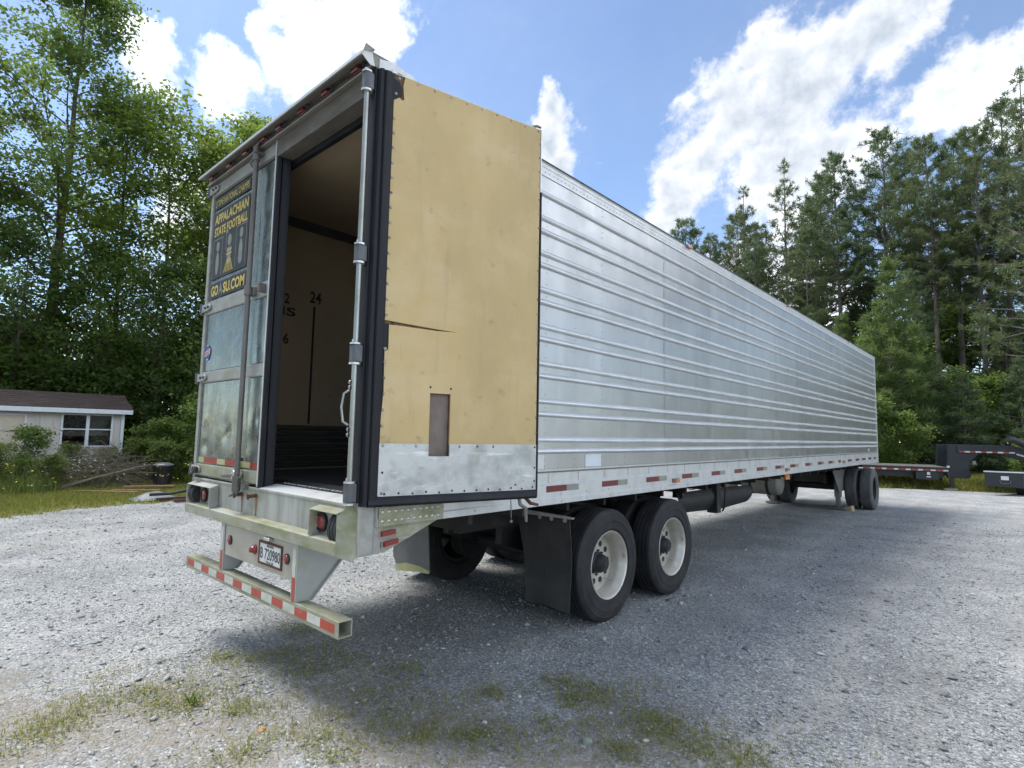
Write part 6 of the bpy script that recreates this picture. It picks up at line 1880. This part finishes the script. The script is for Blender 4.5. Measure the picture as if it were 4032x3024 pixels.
# thin scattered blades in the dirt band between the clumps
m_ = 3200
t = rg.uniform(-1.9, 2.2, m_)
bx_ = t; by_ = .55 * t + .35 + rg.normal(0, .38, m_)
PP.append(np.stack([bx_, by_, np.zeros(m_)], 1)); HH.append(np.full(m_, .026))
P = np.concatenate(PP); h = np.concatenate(HH)
V, F = blades(P, h, .0024, rg, 1.5)
o = arr_mesh('gravel_grass', V, F, 'grass_blade'); tag(o, 'thin grass tufts sprouting through the gravel in the foreground', 'grass'); o['kind'] = 'stuff'
V, F = leaf_quads(np.concatenate(CC), .0095, rg, 1.2, .6)
o = arr_mesh('gravel_clover', V, F, 'clover_leaf'); tag(o, 'small leafy ground weeds creeping over the foreground gravel', 'weeds'); o['kind'] = 'stuff'
# one bigger leafy plant
pl = MB()
for k in range(26):
    a = rg.uniform(0, 6.28); ln = rg.uniform(.05, .10); el = rg.uniform(.5, 1.3)
    d_ = Vector((math.cos(a) * math.cos(el), math.sin(a) * math.cos(el), math.sin(el)))
    s_ = Vector((-math.sin(a), math.cos(a), 0)) * .007
    p0 = Vector((-.99 + rg.normal(0, .02), -.45 + rg.normal(0, .02), .0)); p1 = p0 + d_ * ln * .6; p2 = p0 + d_ * ln + Vector((0, 0, -.012))
    pl.add([p0 - s_ * .3, p0 + s_ * .3, p1 + s_, p1 - s_, p2], [(0, 1, 2, 3), (3, 2, 4)])
tag(pl.build('plantain_weed', 'weed_leaf'), 'largest leafy green weed in the gravel at the lower left', 'weed')


# --- loose chips
def stones(P, size, rg):
    n = len(P)
    base = np.array([(1, 0, 0), (-1, 0, 0), (0, 1, 0), (0, -1, 0), (0, 0, 1), (0, 0, -1)], float)
    fc = np.array([(0, 2, 4), (2, 1, 4), (1, 3, 4), (3, 0, 4), (2, 0, 5), (1, 2, 5), (3, 1, 5), (0, 3, 5)])
    V = base[None] * rg.uniform(.55, 1.2, (n, 6, 1))
    V = V + rg.normal(0, .16, V.shape)
    V *= size[:, None, None] * np.stack([rg.uniform(.8, 1.5, n), rg.uniform(.5, 1, n), rg.uniform(.25, .6, n)], 1)[:, None]
    a = rg.uniform(0, 2 * PI, n); ca, sa = np.cos(a)[:, None], np.sin(a)[:, None]
    tx = rg.normal(0, .30, n)[:, None]; ty = rg.normal(0, .30, n)[:, None]
    X = V[..., 0] * ca - V[..., 1] * sa; Y = V[..., 0] * sa + V[..., 1] * ca; Z = V[..., 2] + X * tx + Y * ty
    V = np.stack([X, Y, Z], -1) + P[:, None]
    F = (fc[None] + (np.arange(n) * 6)[:, None, None]).reshape(-1, 3)
    return V.reshape(-1, 3), F


rg = np.random.default_rng(71)
n = 120000
r_ = 1.6 + 13.5 * rg.uniform(size=n) ** 1.75
a = math.radians(90) + yaw + rg.uniform(-.80, .80, n)
x = CAM.x + r_ * np.cos(a); y = CAM.y + r_ * np.sin(a)
ex = np.interp(y, [p[1] for p in edgeL], [p[0] for p in edgeL])
bd = .62 * x - .78 * y + .35 * np.sin(2.1 * x + 1.0) + .25 * np.sin(3.7 * y)
k_ = (x > ex) & ~((np.abs(bd) < .75) & (x < 1.5) & (r_ < 6) & (rg.uniform(size=n) < .72))
x, y, r_ = x[k_], y[k_], r_[k_]
size = np.clip(rg.lognormal(-5.22, .58, len(x)), .003, .034) * (1 + .03 * r_)
V, F = stones(np.stack([x, y, size * .16], 1), size, rg)
o = arr_mesh('gravel', V, F, 'gravel_chips'); tag(o, 'loose grey crushed stone chips covering the yard', 'gravel'); o['kind'] = 'stuff'


def rock(name, x, y, s, mat, label, seed):
    import bmesh
    bm = bmesh.new(); bmesh.ops.create_icosphere(bm, subdivisions=3, radius=1)
    r = random.Random(seed); ph = [r.uniform(0, 6) for _ in range(6)]
    for v in bm.verts:
        c_ = v.co
        d_ = 1 + .16 * math.sin(2.3 * c_.x + ph[0]) + .12 * math.sin(3.1 * c_.y + ph[1]) + .1 * math.sin(4 * c_.z + ph[2])
        v.co = Vector((c_.x * d_ * s[0], c_.y * d_ * s[1], c_.z * d_ * s[2]))
    for f_ in bm.faces: f_.smooth = True
    me = bpy.data.meshes.new(name); bm.to_mesh(me); bm.free()
    o = link(name, me, mat); o.location = (x, y, s[2] * .45); o.rotation_euler = (0, 0, r.uniform(0, 6))
    tag(o, label, 'stone')
    return o


rock('stone', .986, .867, (.034, .026, .016), 'stone_green', 'rounded pale green stone among the foreground weeds', 1)
rock('stone', 1.21, 1.103, (.020, .012, .010), 'stone_white', 'small white stone right of the pale green stone', 2)
rock('stone', 1.12, 1.08, (.018, .010, .008), 'stone_white', 'flat white stone between the green stone and the small white one', 6)
rock('stone', .367, 1.005, (.014, .012, .009), 'stone_white', 'small white stone in the middle of the foreground', 3)
rock('stone', -.397, -.298, (.026, .017, .008), 'stone_orange', 'flat orange stone in the dirt at the lower left', 4)
rock('stone', .44, .62, (.018, .014, .009), 'stone_white', 'whitish stone near the bottom edge of the picture', 5)
rock('stone', .90, 1.23, (.012, .010, .007), 'stone_white', 'tiny white stone above the pale green stone', 8)
